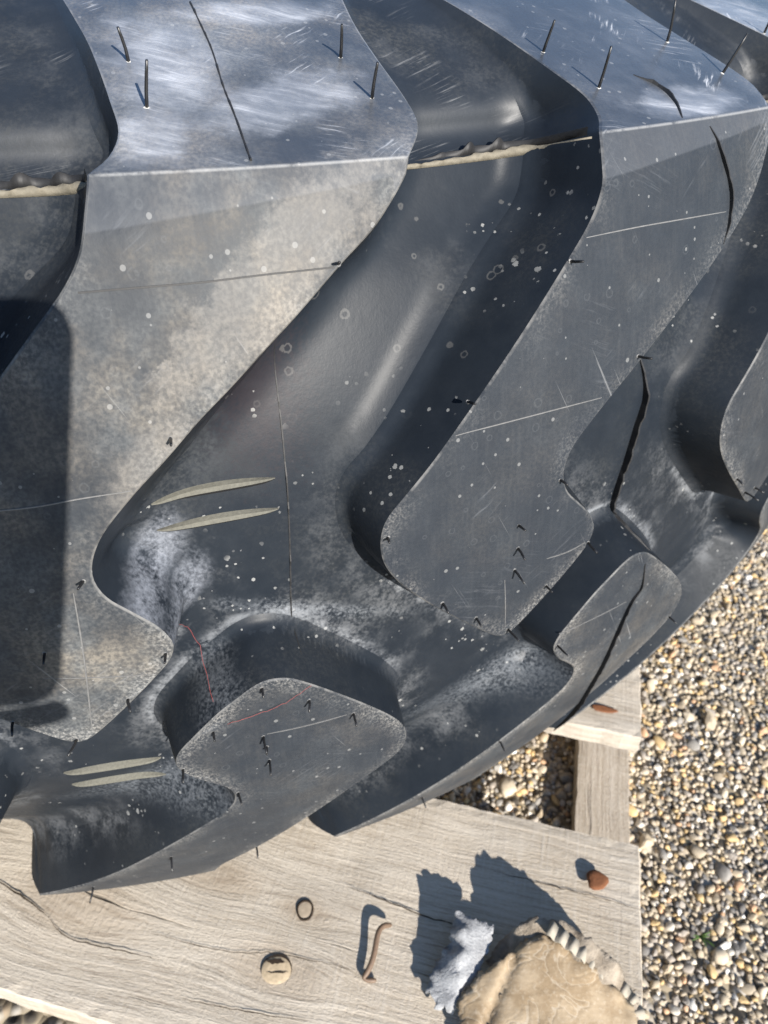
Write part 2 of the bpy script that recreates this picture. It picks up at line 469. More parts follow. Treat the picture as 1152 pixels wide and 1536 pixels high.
def rubber_carcass():
    t = NT('rubber_carcass')
    uv = t.n('UVMap').outputs[0]
    ld = t.n('Attribute', attribute_name='lugdist').outputs['Fac']
    sep = t.n('SeparateXYZ', {0: uv})
    a_, w_ = sep.outputs[0], sep.outputs[1]
    ps = t.n('NewGeometry').outputs['Position']
    big = t.noise(ps, 15, 6, .6)
    med = t.noise(ps, 75, 5, .66)
    fine = t.noise(ps, 560, 5, .62)
    skin = t.noise(t.vmul(ps, (1.6, 1.6, 1.0)), 520, 3, .6, dist=.6)
    base = t.mix(t.step(med, .2, .8), (.0105, .0140, .0195), (.0150, .0190, .0250))
    dust = t.math('MULTIPLY', t.step(big, .43, .64), t.math('ADD', .35, t.step(fine, .4, .7)))
    col = t.mix(t.math('MULTIPLY', dust, .04), base, (.22, .21, .17))
    # chalky film low in the grooves of the lower half, on the slopes beside the lugs
    low = t.step(w_, .09, -.03)
    band = t.math('MULTIPLY', t.step(ld, .004, .014), t.step(ld, .038, .020))
    band = t.math('MULTIPLY', band, t.step(t.math('ADD', med, t.math('MULTIPLY', fine, .55)), .66, .95))
    band = t.math('MULTIPLY', band, t.math('MULTIPLY', t.step(big, .40, .62), t.math('ADD', .03, t.math('MULTIPLY', low, .14))))
    col = t.mix(band, col, (.42, .43, .45))
    fr = t.any([t.blob(uv, (.1955, .062), (.010, .017), math.radians(38), med, 2.0, .5), t.blob(uv, (.206, .043), (.008, .014), math.radians(30), med, 2.2, .5)])
    fr = t.math('MULTIPLY', fr, t.step(t.math('ADD', t.math('MULTIPLY', med, .9), t.math('MULTIPLY', fine, .6)), .50, 1.05))
    col = t.mix(t.math('MULTIPLY', fr, .42), col, (.46, .49, .56))
    lw = t.any([t.blob(uv, (.262, .012), (.045, .004), math.radians(20), med, 3.0, .8), t.blob(uv, (.168, -.098), (.050, .011), math.radians(-22), med, 2.2, .7), t.blob(uv, (.372, -.09), (.055, .012), math.radians(-25), med, 2.2, .7), t.blob(uv, (.214, -.012), (.012, .016), 0, med, 2.0, .6)])
    lw = t.math('MULTIPLY', lw, t.step(t.math('ADD', t.math('MULTIPLY', med, .6), fine), .62, 1.05))
    col = t.mix(t.math('MULTIPLY', lw, .24), col, (.40, .43, .47))
    rust = t.math('MULTIPLY', t.blob(uv, (.247, .124), (.018, .026), 0, fine, 3.5, .9), .03)
    col = t.mix(rust, col, (.30, .13, .08))
    rm = t.math('MULTIPLY', t.n('Attribute', attribute_name='rim').outputs['Fac'], t.step(t.math('ADD', med, t.math('MULTIPLY', fine, .5)), .55, .95))
    col = t.mix(t.math('MULTIPLY', rm, .30), col, (.42, .44, .47))
    # white spots
    def spots(scale, thr, size, off):
        vo = t.n('TexVoronoi', {'Vector': t.n('VectorMath', {0: ps, 1: (off, off * .7, 0)}, operation='ADD').outputs[0], 'Scale': scale, 'Randomness': 1.0}, voronoi_dimensions='3D')
        c = t.n('SeparateColor', {0: vo.outputs['Color']})
        d = t.math('ADD', vo.outputs['Distance'], t.math('MULTIPLY', t.math('SUBTRACT', fine, .5), .42))
        return t.math('MULTIPLY', t.math('LESS_THAN', d, t.math('MULTIPLY', c.outputs[2], size)), t.math('GREATER_THAN', c.outputs[0], thr)), vo, c
    s1, _, _ = spots(150, .62, .22, 0)
    s2, _, _ = spots(270, .55, .28, .33)
    clus = t.step(t.noise(ps, 26, 3, .5), .50, .62)
    tread = t.step(w_, ZC + .01, ZC - .02)
    sp = t.math('MULTIPLY', t.math('MULTIPLY', t.math('MAXIMUM', s1, s2), clus), tread)
    col = t.mix(t.math('MULTIPLY', sp, .32), col, (.55, .55, .53))
    # dried drop rings high in the grooves
    vo = t.n('TexVoronoi', {'Vector': ps, 'Scale': 110.0, 'Randomness': 1.0}, voronoi_dimensions='3D')
    vr = t.n('SeparateColor', {0: vo.outputs['Color']})
    dd = t.math('ADD', vo.outputs['Distance'], t.math('MULTIPLY', t.math('SUBTRACT', fine, .5), .2))
    ring = t.math('SUBTRACT', 1.0, t.step(t.math('ABSOLUTE', t.math('SUBTRACT', dd, t.math('ADD', .08, t.math('MULTIPLY', vr.outputs[0], .17)))), .02, .06))
    ring = t.math('MULTIPLY', t.math('MULTIPLY', ring, t.math('GREATER_THAN', vr.outputs[1], .62)), t.math('MULTIPLY', t.step(w_, .10, .14), t.step(w_, .21, .19)))
    col = t.mix(t.math('MULTIPLY', ring, .13), col, (.30, .29, .27))
    # rubbed chalk on the shoulder part
    isup = t.step(w_, ZC - .001, ZC + .003)
    b1 = t.noise(t.vmul(t.vrot(uv, math.radians(-20)), (30, 560, 1)), 1, 5, .62)
    ch = t.math('MULTIPLY', t.math('MULTIPLY', t.step(b1, .52, .70), t.step(t.noise(uv, 26, 3, .5), .52, .68)), isup)
    col = t.mix(t.math('MULTIPLY', ch, .22), col, (.5, .5, .5))
    rough = t.math('ADD', t.math('ADD', .40, t.math('MULTIPLY', isup, .08)), t.math('MULTIPLY', dust, .22))
    rough = t.math('ADD', rough, t.math('MULTIPLY', t.math('MAXIMUM', band, sp), .4), clamp=True)
    nb = t.bump(t.math('ADD', skin, t.math('MULTIPLY', fine, .6)), .05, .0006)
    nb = t.bump(med, .03, .004, nb)
    return t.out(col, rough, nb, t.math('ADD', .13, t.math('MULTIPLY', isup, .25)))

def plain(name, c, rough=.5, var=.25, scale=300, spec=.5, bump=.15):
    t = NT(name)
    g = t.n('TexCoord').outputs['Object']
    n = t.noise(g, scale, 5, .6)
    col = t.mix(n, tuple(x * (1 - var) for x in c), tuple(min(1, x * (1 + var)) for x in c))
    return t.out(col, rough, t.bump(n, bump, .0006), spec)

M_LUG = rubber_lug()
M_CAR = rubber_carcass()
M_HAIR = plain('rubber_hair', (.012, .012, .013), .38, .2)
M_FLASH = plain('rubber_flash', (.012, .012, .013), .62, .3)
M_LIP = plain('dry_flash', (.15, .135, .105), .75, .4, 500, .3, .4)
M_BAR = plain('bar_rubber', (.105, .102, .085), .8, .45, 700, .3, .4)
M_SEAM = plain('seam_rubber', (.11, .11, .11), .55, .5, 400)
M_CHIP = plain('pale_residue', (.5, .49, .46), .8, .3, 500)

# ------------------------------------------------------------------ tyre
tyre = bpy.data.objects.new('tractor_tyre', None)
COL.objects.link(tyre)
tyre.location = (CX, CY, DECK)
tag(tyre, 'black rubber tractor tyre with dusty slanted lugs lying on the wooden pallet', 'tyre')

def add_uv(me, aw):
    lay = me.uv_layers.new(name='UVMap')
    idx = np.empty(len(me.loops), np.int32)
    me.loops.foreach_get('vertex_index', idx)
    lay.data.foreach_set('uv', np.asarray(aw)[idx].astype(np.float32).ravel())

def build_carcass():
    th_f = np.radians(np.arange(-14, 92, .19))
    th_c = np.radians(np.arange(92, 346, 1.3))
    th = np.r_[th_f, th_c]
    # rows, lower bead -> tread -> upper bead
    tsh = np.r_[np.arange(.003, .16, .003)]
    w = np.r_[-(ZL + tsh)[::-1], np.linspace(-ZL, ZC, 170), ZC + tsh]
    A, W = np.meshgrid(th * RAD, w)
    D, S_ = lug_dist(A.ravel(), W.ravel())
    D = D.reshape(A.shape); e = elev(D, S_.reshape(A.shape))
    rp, zp_ = prof(W); rq, zq = prof_floor(W)
    r = rq + e * (rp - rq); z = zq + e * (zp_ - zq)
    # sidewalls, beads and inner lining close the section
    def cap(sign, r0, z0):
        rr = np.array([.53, .50, .46, .42, .40, .385, .378, .385, .40, .44, .50, .56, .60, .635])
        zz = np.array([.0, -.003, -.010, -.022, -.036, -.052, -.070, -.086, -.082, -.074, -.062, -.060, -.075, -.115])
        return rr, zz
    ru, zu = cap(1, 0, 0)
    def ring_rows(rr, zz, sgn):
        R_ = np.repeat(rr[:, None], len(th), 1); Z_ = np.repeat((sgn * zz)[:, None], len(th), 1)
        return R_, Z_
    z_top = float(prof(ZC + .156)[1]); z_bot = float(prof(-ZL - .156)[1])
    Ru, Zu = ring_rows(ru, z_top + zu, 1)
    Rl, Zl = ring_rows(ru, -z_bot + zu, -1)
    Rall = np.vstack([Rl[::-1], r, Ru]); Zall = np.vstack([Zl[::-1], z, Zu])
    wext_l = -ZL - .16 - np.arange(1, len(ru) + 1) * .03
    wext_u = ZC + .16 + np.arange(1, len(ru) + 1) * .03
    Wall = np.vstack([np.repeat(wext_l[::-1][:, None], len(th), 1), W, np.repeat(wext_u[:, None], len(th), 1)])
    Aall = np.repeat((th * RAD)[None, :], len(Rall), 0)
    V = to3(Aall, Rall, Zall).reshape(-1, 3)
    nr, nc = Rall.shape
    i = np.arange(nr - 1)[:, None]; j = np.arange(nc)[None, :]
    j2 = (j + 1) % nc
    F = np.stack([i * nc + j, i * nc + j2, (i + 1) * nc + j2, (i + 1) * nc + j], -1).reshape(-1, 4)
    # inner lining joins first and last row
    jj = np.arange(nc); jn = (jj + 1) % nc
    F2 = np.stack([(nr - 1) * nc + jj, (nr - 1) * nc + jn, jn, jj], -1)
    F = np.vstack([F, F2])
    me = bpy.data.meshes.new('carcass')
    me.vertices.add(len(V)); me.vertices.foreach_set('co', V.astype(np.float32).ravel())
    me.loops.add(F.size); me.loops.foreach_set('vertex_index', F.astype(np.int32).ravel())
    me.polygons.add(len(F)); me.polygons.foreach_set('loop_start', np.arange(0, F.size, 4, dtype=np.int32))
    me.update(calc_edges=True)
    me.polygons.foreach_set('use_smooth', [True] * len(F))
    ld = np.full(Rall.shape, .2); ld[len(ru):len(ru) + D.shape[0]] = D
    at = me.attributes.new('lugdist', 'FLOAT', 'POINT')
    at.data.foreach_set('value', ld.astype(np.float32).ravel())
    add_uv(me, np.c_[Aall.ravel(), Wall.ravel()])
    rim = np.zeros(Rall.shape)
    rim[len(ru):len(ru) + D.shape[0]] = np.exp(-((D - .0118) / .0030) ** 2) * np.clip(-S_.reshape(A.shape), 0, 1) * sm((W + .06) / .03) * (W < .02)
    at = me.attributes.new('rim', 'FLOAT', 'POINT')
    at.data.foreach_set('value', rim.astype(np.float32).ravel())
    # sharp moulding edge along the groove shoulders
    se = me.attributes.new('sharp_edge', 'BOOLEAN', 'EDGE')
    ev = np.empty(len(me.edges) * 2, np.int32); me.edges.foreach_get('vertices', ev); ev = ev.reshape(-1, 2)
    wv = Wall.ravel()
    sh = (np.abs(wv[ev] - ZC) < 1e-6).all(1) | (np.abs(wv[ev] + ZL) < 1e-6).all(1)
    se.data.foreach_set('value', sh)
    me.materials.append(M_CAR)
    o = link('carcass', me, None, tyre)
    return o
carcass = build_carcass()
tag(carcass, 'smooth dark groove floor and sidewalls between the lugs')

def build_lug(kind, lower):
    poly = OUT_D if lower else OUT_U[kind]
    soft = SOFT_D if lower else SOFT_U[kind]
    nrm = vnormals(poly)
    crease = -ZL if lower else ZC
    isc = np.abs(poly[:, 1] - crease) < 1e-7
    def off(d):
        d = np.broadcast_to(d, (len(poly),))
        q = poly + nrm * d[:, None]
        q[isc, 1] = crease
        q[isc, 0] = poly[isc, 0] + np.sign(poly[isc, 0] - poly[:, 0].mean()) * d[isc]
        return q
    ring0 = off(-.0007)
    n = len(poly)
    lo, hi = ring0.min(0), ring0.max(0)
    gx, gy = np.meshgrid(np.arange(lo[0], hi[0], .006), np.arange(lo[1], hi[1], .006))
    gp = np.c_[gx.ravel(), gy.ravel()]
    gp[:, 0] += (np.arange(len(gp)) % 2) * .0013
    gp = gp[np.abs(gp[:, 1] - crease) > .002]
    gp = gp[dist_poly(gp, ring0) < -.0028]
    ci = np.where(isc)[0]
    ca = np.sort(ring0[ci, 0])
    cm = np.arange(ca[0] + .006, ca[1] - .003, .006)
    cpts = np.c_[cm, np.full(len(cm), crease)]
    allp = np.vstack([ring0, gp, cpts])
    nb = n + len(gp)
    order = [ci[np.argmin(ring0[ci, 0])]] + list(range(nb, nb + len(cm))) + [ci[np.argmax(ring0[ci, 0])]]
    edges = [(i, (i + 1) % n) for i in range(n)] + list(zip(order[:-1], order[1:]))
    vs, es, fs, ov, oe, of = delaunay_2d_cdt([Vector(p) for p in allp], edges, [], 1, 1e-7)
    P2 = np.array([(v.x, v.y) for v in vs])
    o2n = {}
    for i, L in enumerate(ov):
        for q in L: o2n[q] = i
    verts = list(lug_pos(P2[:, 0], P2[:, 1], np.ones(len(P2)), lower))
    aw = [tuple(p) for p in P2]
    ed = list(np.clip(-dist_poly(P2, poly), 0, 1))
    faces = []
    for f in fs:
        a, b, c = (P2[i] for i in f[:3])
        ar = (b[0] - a[0]) * (c[1] - a[1]) - (b[1] - a[1]) * (c[0] - a[0])
        faces.append(list(f) if ar > 0 else list(f)[::-1])
    prev = [o2n[i] for i in range(n)]
    first = prev
    wl, dj, hj, lf = wall_par(soft)
    rings = [(np.zeros(n), np.full(n, .980))]
    for f in (.33, .66, .97):
        rings.append((dj * f, elev_true(dj * f, soft)))
    for x in (.0004, .0011, .0022, .0036, .0050):
        rings.append((dj + x, elev_true(dj + x, soft)))
    rings.append((dj + .0066, elev_true(dj + .0066, soft) - .035))
    sharp = set()
    for i in range(n): sharp.add(frozenset((first[i], first[(i + 1) % n])))
    for kk, (d, h) in enumerate(rings):
        q = off(d)
        base = len(verts)
        verts += list(lug_pos(q[:, 0], q[:, 1], h, lower))
        aw += [tuple(p) for p in q]
        ed += list(0 * d if kk == 0 else .02 + d)
        cur = list(range(base, base + n))
        for i in range(n):
            j = (i + 1) % n
            faces.append([prev[i], cur[i], cur[j], prev[j]])
            if kk == 0: sharp.add(frozenset((cur[i], cur[j])))
        prev = cur
    for a, b in zip(order[:-1], order[1:]):
        sharp.add(frozenset((o2n[a], o2n[b])))
    me = mesh_from('lug', verts, faces)
    add_uv(me, np.array(aw))
    at = me.attributes.new('edged', 'FLOAT', 'POINT')
    at.data.foreach_set('value', np.array(ed, np.float32))
    se = me.attributes.new('sharp_edge', 'BOOLEAN', 'EDGE')
    se.data.foreach_set('value', [frozenset(e.vertices) in sharp for e in me.edges])
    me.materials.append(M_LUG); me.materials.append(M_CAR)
    nface = len(fs)
    mi = np.zeros(len(me.polygons), np.int32); mi[nface + n:] = 1
    me.polygons.foreach_set('material_index', mi)
    la = me.attributes.new('lugdist', 'FLOAT', 'POINT')
    la.data.foreach_set('value', np.concatenate([np.zeros(len(P2))] + [d for d, h in rings]).astype(np.float32))
    return me

def shifted(me, i):
    if i == 0 or not -3 <= i <= 4: return me
    me = me.copy()
    lay = me.uv_layers['UVMap']
    uv = np.empty(len(me.loops) * 2, np.float32); lay.data.foreach_get('uv', uv)
    uv[0::2] += i * PW
    lay.data.foreach_set('uv', uv)
    return me

ME = {('A', 0): build_lug('A', False), ('B', 0): build_lug('B', False), ('M', 0): build_lug('M', False), ('M', 1): build_lug('M', True)}
UPPER, LOWER = {}, {}
DUSTY = {(0, 0): 1.0, (0, 1): .12, (0, 2): .2, (0, -1): .5, (1, 0): .22, (1, 1): .5, (1, -1): .3}
for k_ in range(NL):
    i = k_ if k_ <= NL // 2 else k_ - NL
    o = link('lug', shifted(ME[(UP_KIND.get(i, 'M'), 0)], i), None, tyre, rotz=i * PHI)
    o['dusty'] = DUSTY.get((0, i), .4); UPPER[i] = o
    o = link('lug', shifted(ME[('M', 1)], i), None, tyre, rotz=i * PHI)
    o['dusty'] = DUSTY.get((1, i), .4); LOWER[i] = o
tag(UPPER[0], 'widest lug, coated in tan dust, with the phone shadow on it')
tag(UPPER[1], 'clean blue-grey lug with a black flash fin near its top')

# ---- small rubber on the lugs: hairs, mould lines, flash
def lug_fn(lower):
    return lambda a, w: lug_pos(np.asarray(a, float), np.asarray(w, float), 1.0, lower)

def tube(path, rads, sides=7, caps=True):
    V, F = [], []
    path = [Vector(p) for p in path]
    ref = None
    for i, p in enumerate(path):
        d = (path[min(i + 1, len(path) - 1)] - path[max(i - 1, 0)]).normalized()
        if ref is None:
            ref = d.orthogonal().normalized()
        u = (ref - d * ref.dot(d)).normalized(); ref = u
        v = d.cross(u)
        for s in range(sides):
            an = 2 * math.pi * s / sides
            V.append(p + (u * math.cos(an) + v * math.sin(an)) * rads[i])
    for i in range(len(path) - 1):
        for s in range(sides):
            s2 = (s + 1) % sides
            F.append((i * sides + s, i * sides + s2, (i + 1) * sides + s2, (i + 1) * sides + s))
    if caps:
        F.append(tuple(range(sides))[::-1]); F.append(tuple(range((len(path) - 1) * sides, len(path) * sides)))
    return V, F

def hair(parent, idx, a, w, lower, length, tilt=.12, rad=.00068, residue=True):
    aa = a - idx * PW
    fn = lug_fn(lower)
    p = fn(aa, w); n = surf_normal(fn, np.float64(aa), np.float64(w + (.004 if not lower and w < ZC else 0)))
    n = Vector(n) + Vector(rng.normal(size=3) * tilt)
    n.normalize(); p = Vector(p)
    bend = Vector(rng.normal(size=3)) * length * .11
    length *= rng.uniform(.8, 1.12)
    V, F = tube([p - n * .001, p + n * length * .35 + bend * .2, p + n * length * .7 + bend * .6, p + n * length + bend], [rad * 1.1, rad, rad * .92, rad * .8])
    o = link('sprue_hair', mesh_from('sprue_hair', V, F), M_HAIR, parent)
    if residue:
        V, F = [], []
        k = 9
        u = n.orthogonal().normalized(); v = n.cross(u)
        V.append(p + n * .0006)
        for s in range(k):
            an = 2 * math.pi * s / k; rr = rad * random.uniform(1.3, 2.1)
            V.append(p + (u * math.cos(an) + v * math.sin(an)) * rr - n * .0001)
        for s in range(k): F.append((0, 1 + s, 1 + (s + 1) % k))
        link('hair_collar', mesh_from('hair_collar', V, F), M_CHIP if w > ZC else M_SEAM, parent)
    return o

def ridge(name, parent, fn, pts, width, height, mat, jitter=0.0, lean=0.0, taper=True, step=.003, wave=None):
    """thin standing fin or line of rubber along a path on the surface"""
    P = smooth_chain(pts, step) if len(pts) > 2 else np.linspace(pts[0], pts[1], max(3, int(np.hypot(*(np.array(pts[1]) - pts[0])) / step)))
    a, w = P[:, 0], P[:, 1]
    B = fn(a, w); N_ = surf_normal(fn, a, w)
    T = np.gradient(B, axis=0); T /= np.linalg.norm(T, axis=1)[:, None] + 1e-12
    S = np.cross(N_, T)
    n = len(P); V, F = [], []
    for i in range(n):
        f = min(1, 4 * min(i, n - 1 - i) / n + .12) if taper else 1
        hh = height * f * (1 + jitter * rng.normal())
        if wave is not None: hh = height * wave(i / (n - 1))
        hh = max(hh, .0001)
        ww = width * (.6 + .4 * f)
        tip = B[i] + N_[i] * hh + S[i] * lean * hh
        V += [B[i] - S[i] * ww / 2 - N_[i] * .0006, tip - S[i] * ww * .28, tip + S[i] * ww * .28, B[i] + S[i] * ww / 2 - N_[i] * .0006]
    for i in range(n - 1):
        for s in range(4):
            s2 = (s + 1) % 4
            F.append((i * 4 + s, (i + 1) * 4 + s, (i + 1) * 4 + s2, i * 4 + s2))
    F += [(0, 1, 2, 3), tuple(range((n - 1) * 4, n * 4))[::-1]]
    me = mesh_from(name, V, F, False)
    bm = bmesh.new(); bm.from_mesh(me); bmesh.ops.recalc_face_normals(bm, faces=bm.faces); bm.to_mesh(me); bm.free()
    return link(name, me, mat, parent)

HS = {0: [(.2184, .2758), (.2223, .2453), (.311, .2736), (.3121, .2441)], 1: [(.4196, .2685), (.4261, .2377), (.5129, .2669), (.517, .2362)], 2: [(.6162, .2617), (.623, .240)]}
for i, L in HS.items():
    for a, w in L: hair(UPPER[i], i, a, w, False, .0165, .07, .00062)
HF = {1: [(.3791, .166), (.3279, .1216), (.418, .1216), (.3758, .0749), (.2902, .0705), (.3544, .058), (.3551, .0452), (.3545, .0325), (.3985, .0322), (.3755, .014), (.3165, .0267), (.3355, .0096), (.3558, -.0075)],
      0: [(.2792, .1772), (.2115, .1271), (.1713, .0762), (.1945, .035), (.1755, .0124), (.1503, .0447), (.1288, .008), (.1504, -.009)],
      2: [(.5225, .0216), (.5413, .0033), (.5559, -.0003)]}
for i, L in HF.items():
    for a, w in L: hair(UPPER[i], i, a, w, False, random.uniform(.0055, .0085), .10, .0006)
HL = {0: [(.2308, .0028), (.2515, -.0134), (.2725, -.0321), (.2067, -.0203), (.2285, -.0317), (.2294, -.0399), (.2298, -.0511), (.190, -.0431), (.2125, -.0735), (.1686, -.147), (.2165, -.1697), (.1108, -.2014)],
      1: [(.3926, -.0382), (.4993, -.0773), (.3741, -.1271), (.3305, -.185)]}
for i, L in HL.items():
    for a, w in L: hair(LOWER[i], i, a, w, True, random.uniform(.006, .009), .10, .0006)

def line_on(i, lower, pts, width=.0008, height=.0003, mat=None, name='mould_line', **kw):
    par = (LOWER if lower else UPPER)[i]
    ridge(name, par, lug_fn(lower), [(a - i * PW, w) for a, w in pts], width, height, mat or M_SEAM, **kw)
line_on(0, False, [(.1905, .1759), (.2081, .176), (.2299, .1759), (.2529, .1763), (.2775, .1762)], .0009, .00025, M_FLASH, taper=False)
line_on(0, False, [(.125, .1085), (.159, .1081), (.1771, .1094), (.1945, .1099)])
line_on(0, False, [(.1466, .0314), (.1675, .0278), (.189, .0246)], .0006, .0002)
line_on(0, False, [(.1668, .0715), (.1649, .049), (.1623, .0274), (.1577, -.0045)], .0010, .0003)
line_on(0, False, [(.254, .2096), (.254, .2352), (.2537, .2566), (.2547, .2824), (.2539, .3031), (.253, .3214)], .0009, .0006, M_FLASH, taper=False, jitter=.5)
line_on(1, False, [(.3218, .1090), (.3316, .1093), (.3527, .1094), (.3753, .1091), (.397, .1083)])
line_on(1, False, [(.3875, .1733), (.4022, .1734), (.4215, .1732), (.4515, .1721), (.475, .1709)])
line_on(1, False, [(.373, .0323), (.3853, .0316), (.396, .0329)])
line_on(1, False, [(.3494, .0284), (.3539, -.0052)], .0007, .0002)
line_on(1, False, [(.4667, .2035), (.4713, .1936), (.4768, .183), (.4785, .175), (.4769, .1646), (.4738, .158)], .0012, .0017, M_FLASH, 'mould_flash', jitter=.15, lean=-.3)
line_on(1, False, [(.4558, .2445), (.4617, .2334), (.4596, .2201), (.4525, .2085)], .0012, .0010, M_FLASH, 'mould_flash', jitter=.25, lean=.3)
line_on(0, True, [(.2302, -.0304), (.2493, -.0314), (.2691, -.0316)])
line_on(1, True, [(.3925, -.0295), (.4141, -.0296), (.4425, -.0301)])
line_on(1, True, [(.450, -.0055), (.4528, -.024), (.4463, -.0337), (.4411, -.0615), (.4402, -.1025), (.4465, -.1417), (.455, -.20)], .0014, .0026, M_FLASH, 'mould_flash', jitter=.10, lean=-.4)

# ---- on the carcass: flash, bars, lips
ridge('mould_flash', carcass, floor_pos, [(.4589, .0995), (.4627, .0869), (.4636, .0758), (.4592, .0619), (.4551, .0432), (.4508, .0209), (.4535, .0058), (.461, -.006)], .0022, .0038, M_FLASH, .12, -.3)
ridge('mould_flash', carcass, floor_pos, [(.2583, .1402), (.2577, .1301), (.257, .1088), (.2557, .0792), (.254, .049), (.2522, .0221), (.2519, .0023), (.254, -.012)], .0010, .0005, M_FLASH, .6)

def wear_bar(a0, a1, w0, w1, flip):
    n = 25; V, F = [], []
    aa = np.linspace(a0, a1, n); ww = np.linspace(w0, w1, n)
    B = floor_pos(aa, ww); N_ = surf_normal(floor_pos, aa, ww, .004)
    T = np.gradient(B, axis=0); T /= np.linalg.norm(T, axis=1)[:, None]
    S = np.cross(N_, T)          # points up (+w)
    for i in range(n):
        x_ = abs(2 * i / (n - 1) - 1)
        f = 1 - x_ ** 2.0
        g_ = 1 - x_ ** 8
        h = .0006 + .0020 * g_
        V += [B[i] - S[i] * (.0009 + .0016 * g_) - N_[i] * .0008, B[i] + N_[i] * h, B[i] + S[i] * (.0002 + .0016 * f) + N_[i] * h * .75, B[i] + S[i] * (.0003 + .0030 * f) - N_[i] * .0004]
    for i in range(n - 1):
        for s in range(4):
            s2 = (s + 1) % 4
            F.append((i * 4 + s, i * 4 + s2, (i + 1) * 4 + s2, (i + 1) * 4 + s))
    F += [(0, 3, 2, 1), tuple(range((n - 1) * 4, n * 4))]
    me = mesh_from('wear_bar', V, F, False)
    bm = bmesh.new(); bm.from_mesh(me); bmesh.ops.recalc_face_normals(bm, faces=bm.faces); bm.to_mesh(me); bm.free()
    me.materials.append(M_BAR); me.materials.append(M_FLASH)
    mi = np.zeros(len(me.polygons), np.int32); mi[0:4 * (n - 1):4] = 1
    me.polygons.foreach_set('material_index', mi)
    o = link('wear_bar', me, None, carcass)
    return o
for i in (0,):
    for w in (.0853, .0713):
        wear_bar(.1978 + i * PW, .2510 + i * PW, w, w + .001, False)
for i in (0,):
    for w in (-.0770, -.0925):
        wear_bar(ROT - .262 + i * PW, ROT - .211 + i * PW, w, w + .001, False)

def lip(i):
    a0, a1 = .3155 + i * PW, .1985 + (i + 1) * PW
    n = 60
    aa = np.linspace(a0, a1, n); ww = np.full(n, ZC)
    B = floor_pos(aa, ww)
    th = aa / RAD
    outw = np.stack([np.sin(th), -np.cos(th), 0 * th], 1)
    V, F = [], []
    for q in range(n):
        x = q / (n - 1)
        hgt = (.0003 + .0017 * sm((x - .25) / .65)) * (1 - .55 * sm((x - .93) / .07))
        hgt *= 1 + .16 * math.sin(x * 31 + i) * (x > .3) + .10 * math.sin(x * 83) * (x > .3)
        o_, zv = Vector(outw[q]), Vector((0, 0, 1))
        b = Vector(B[q])
        wob = .0009 * math.sin(x * 47 + 2 * i) + .0006 * math.sin(x * 95)
        tip = b + zv * hgt * .95 + o_ * (hgt * -.18 + wob)
        mid = b + zv * hgt * .45 + o_ * (hgt * .16)
        V += [b - zv * .0014 + o_ * .0009, mid + o_ * .0003, tip, tip - o_ * .0011 - zv * .0003, mid - o_ * .0014, b - zv * .001 - o_ * .003]
    k = 6
    for q in range(n - 1):
        for s in range(k):
            s2 = (s + 1) % k
            F.append((q * k + s, (q + 1) * k + s, (q + 1) * k + s2, q * k + s2))
    F += [tuple(range(k)), tuple(range((n - 1) * k, n * k))[::-1]]
    me = mesh_from('lip_flash', V, F, True)
    bm = bmesh.new(); bm.from_mesh(me); bmesh.ops.recalc_face_normals(bm, faces=bm.faces); bm.to_mesh(me); bm.free()
    link('lip_flash', me, M_LIP, carcass)
    V, F = [], []
    for q in range(n):
        x = q / (n - 1)
        o_, zv, b = Vector(outw[q]), Vector((0, 0, 1)), Vector(B[q])
        hh = .0003 + .0030 * sm((x - .12) / .6) + .0024 * max(0, math.sin(x * 34 + 2 * i)) * sm((x - .35) / .2) * (1 - sm((x - .8) / .15))
        w_ = .0014 * math.sin(x * 34 + .9 + 2 * i) * sm((x - .3) / .3)
        V += [b - o_ * .0024 - zv * .001, b - o_ * (.0022 - w_) + zv * hh * 1.12, b - o_ * (.0030 - w_) + zv * hh * 1.10, b - o_ * .0042 - zv * .001]
    for q in range(n - 1):
        for s in range(4):
            s2 = (s + 1) % 4
            F.append((q * 4 + s, (q + 1) * 4 + s, (q + 1) * 4 + s2, q * 4 + s2))
    me = mesh_from('mould_flash', V, F, True)
    bm = bmesh.new(); bm.from_mesh(me); bmesh.ops.recalc_face_normals(bm, faces=bm.faces); bm.to_mesh(me); bm.free()
    link('mould_flash', me, M_FLASH, carcass)
for i in (-1, 0, 1): lip(i)

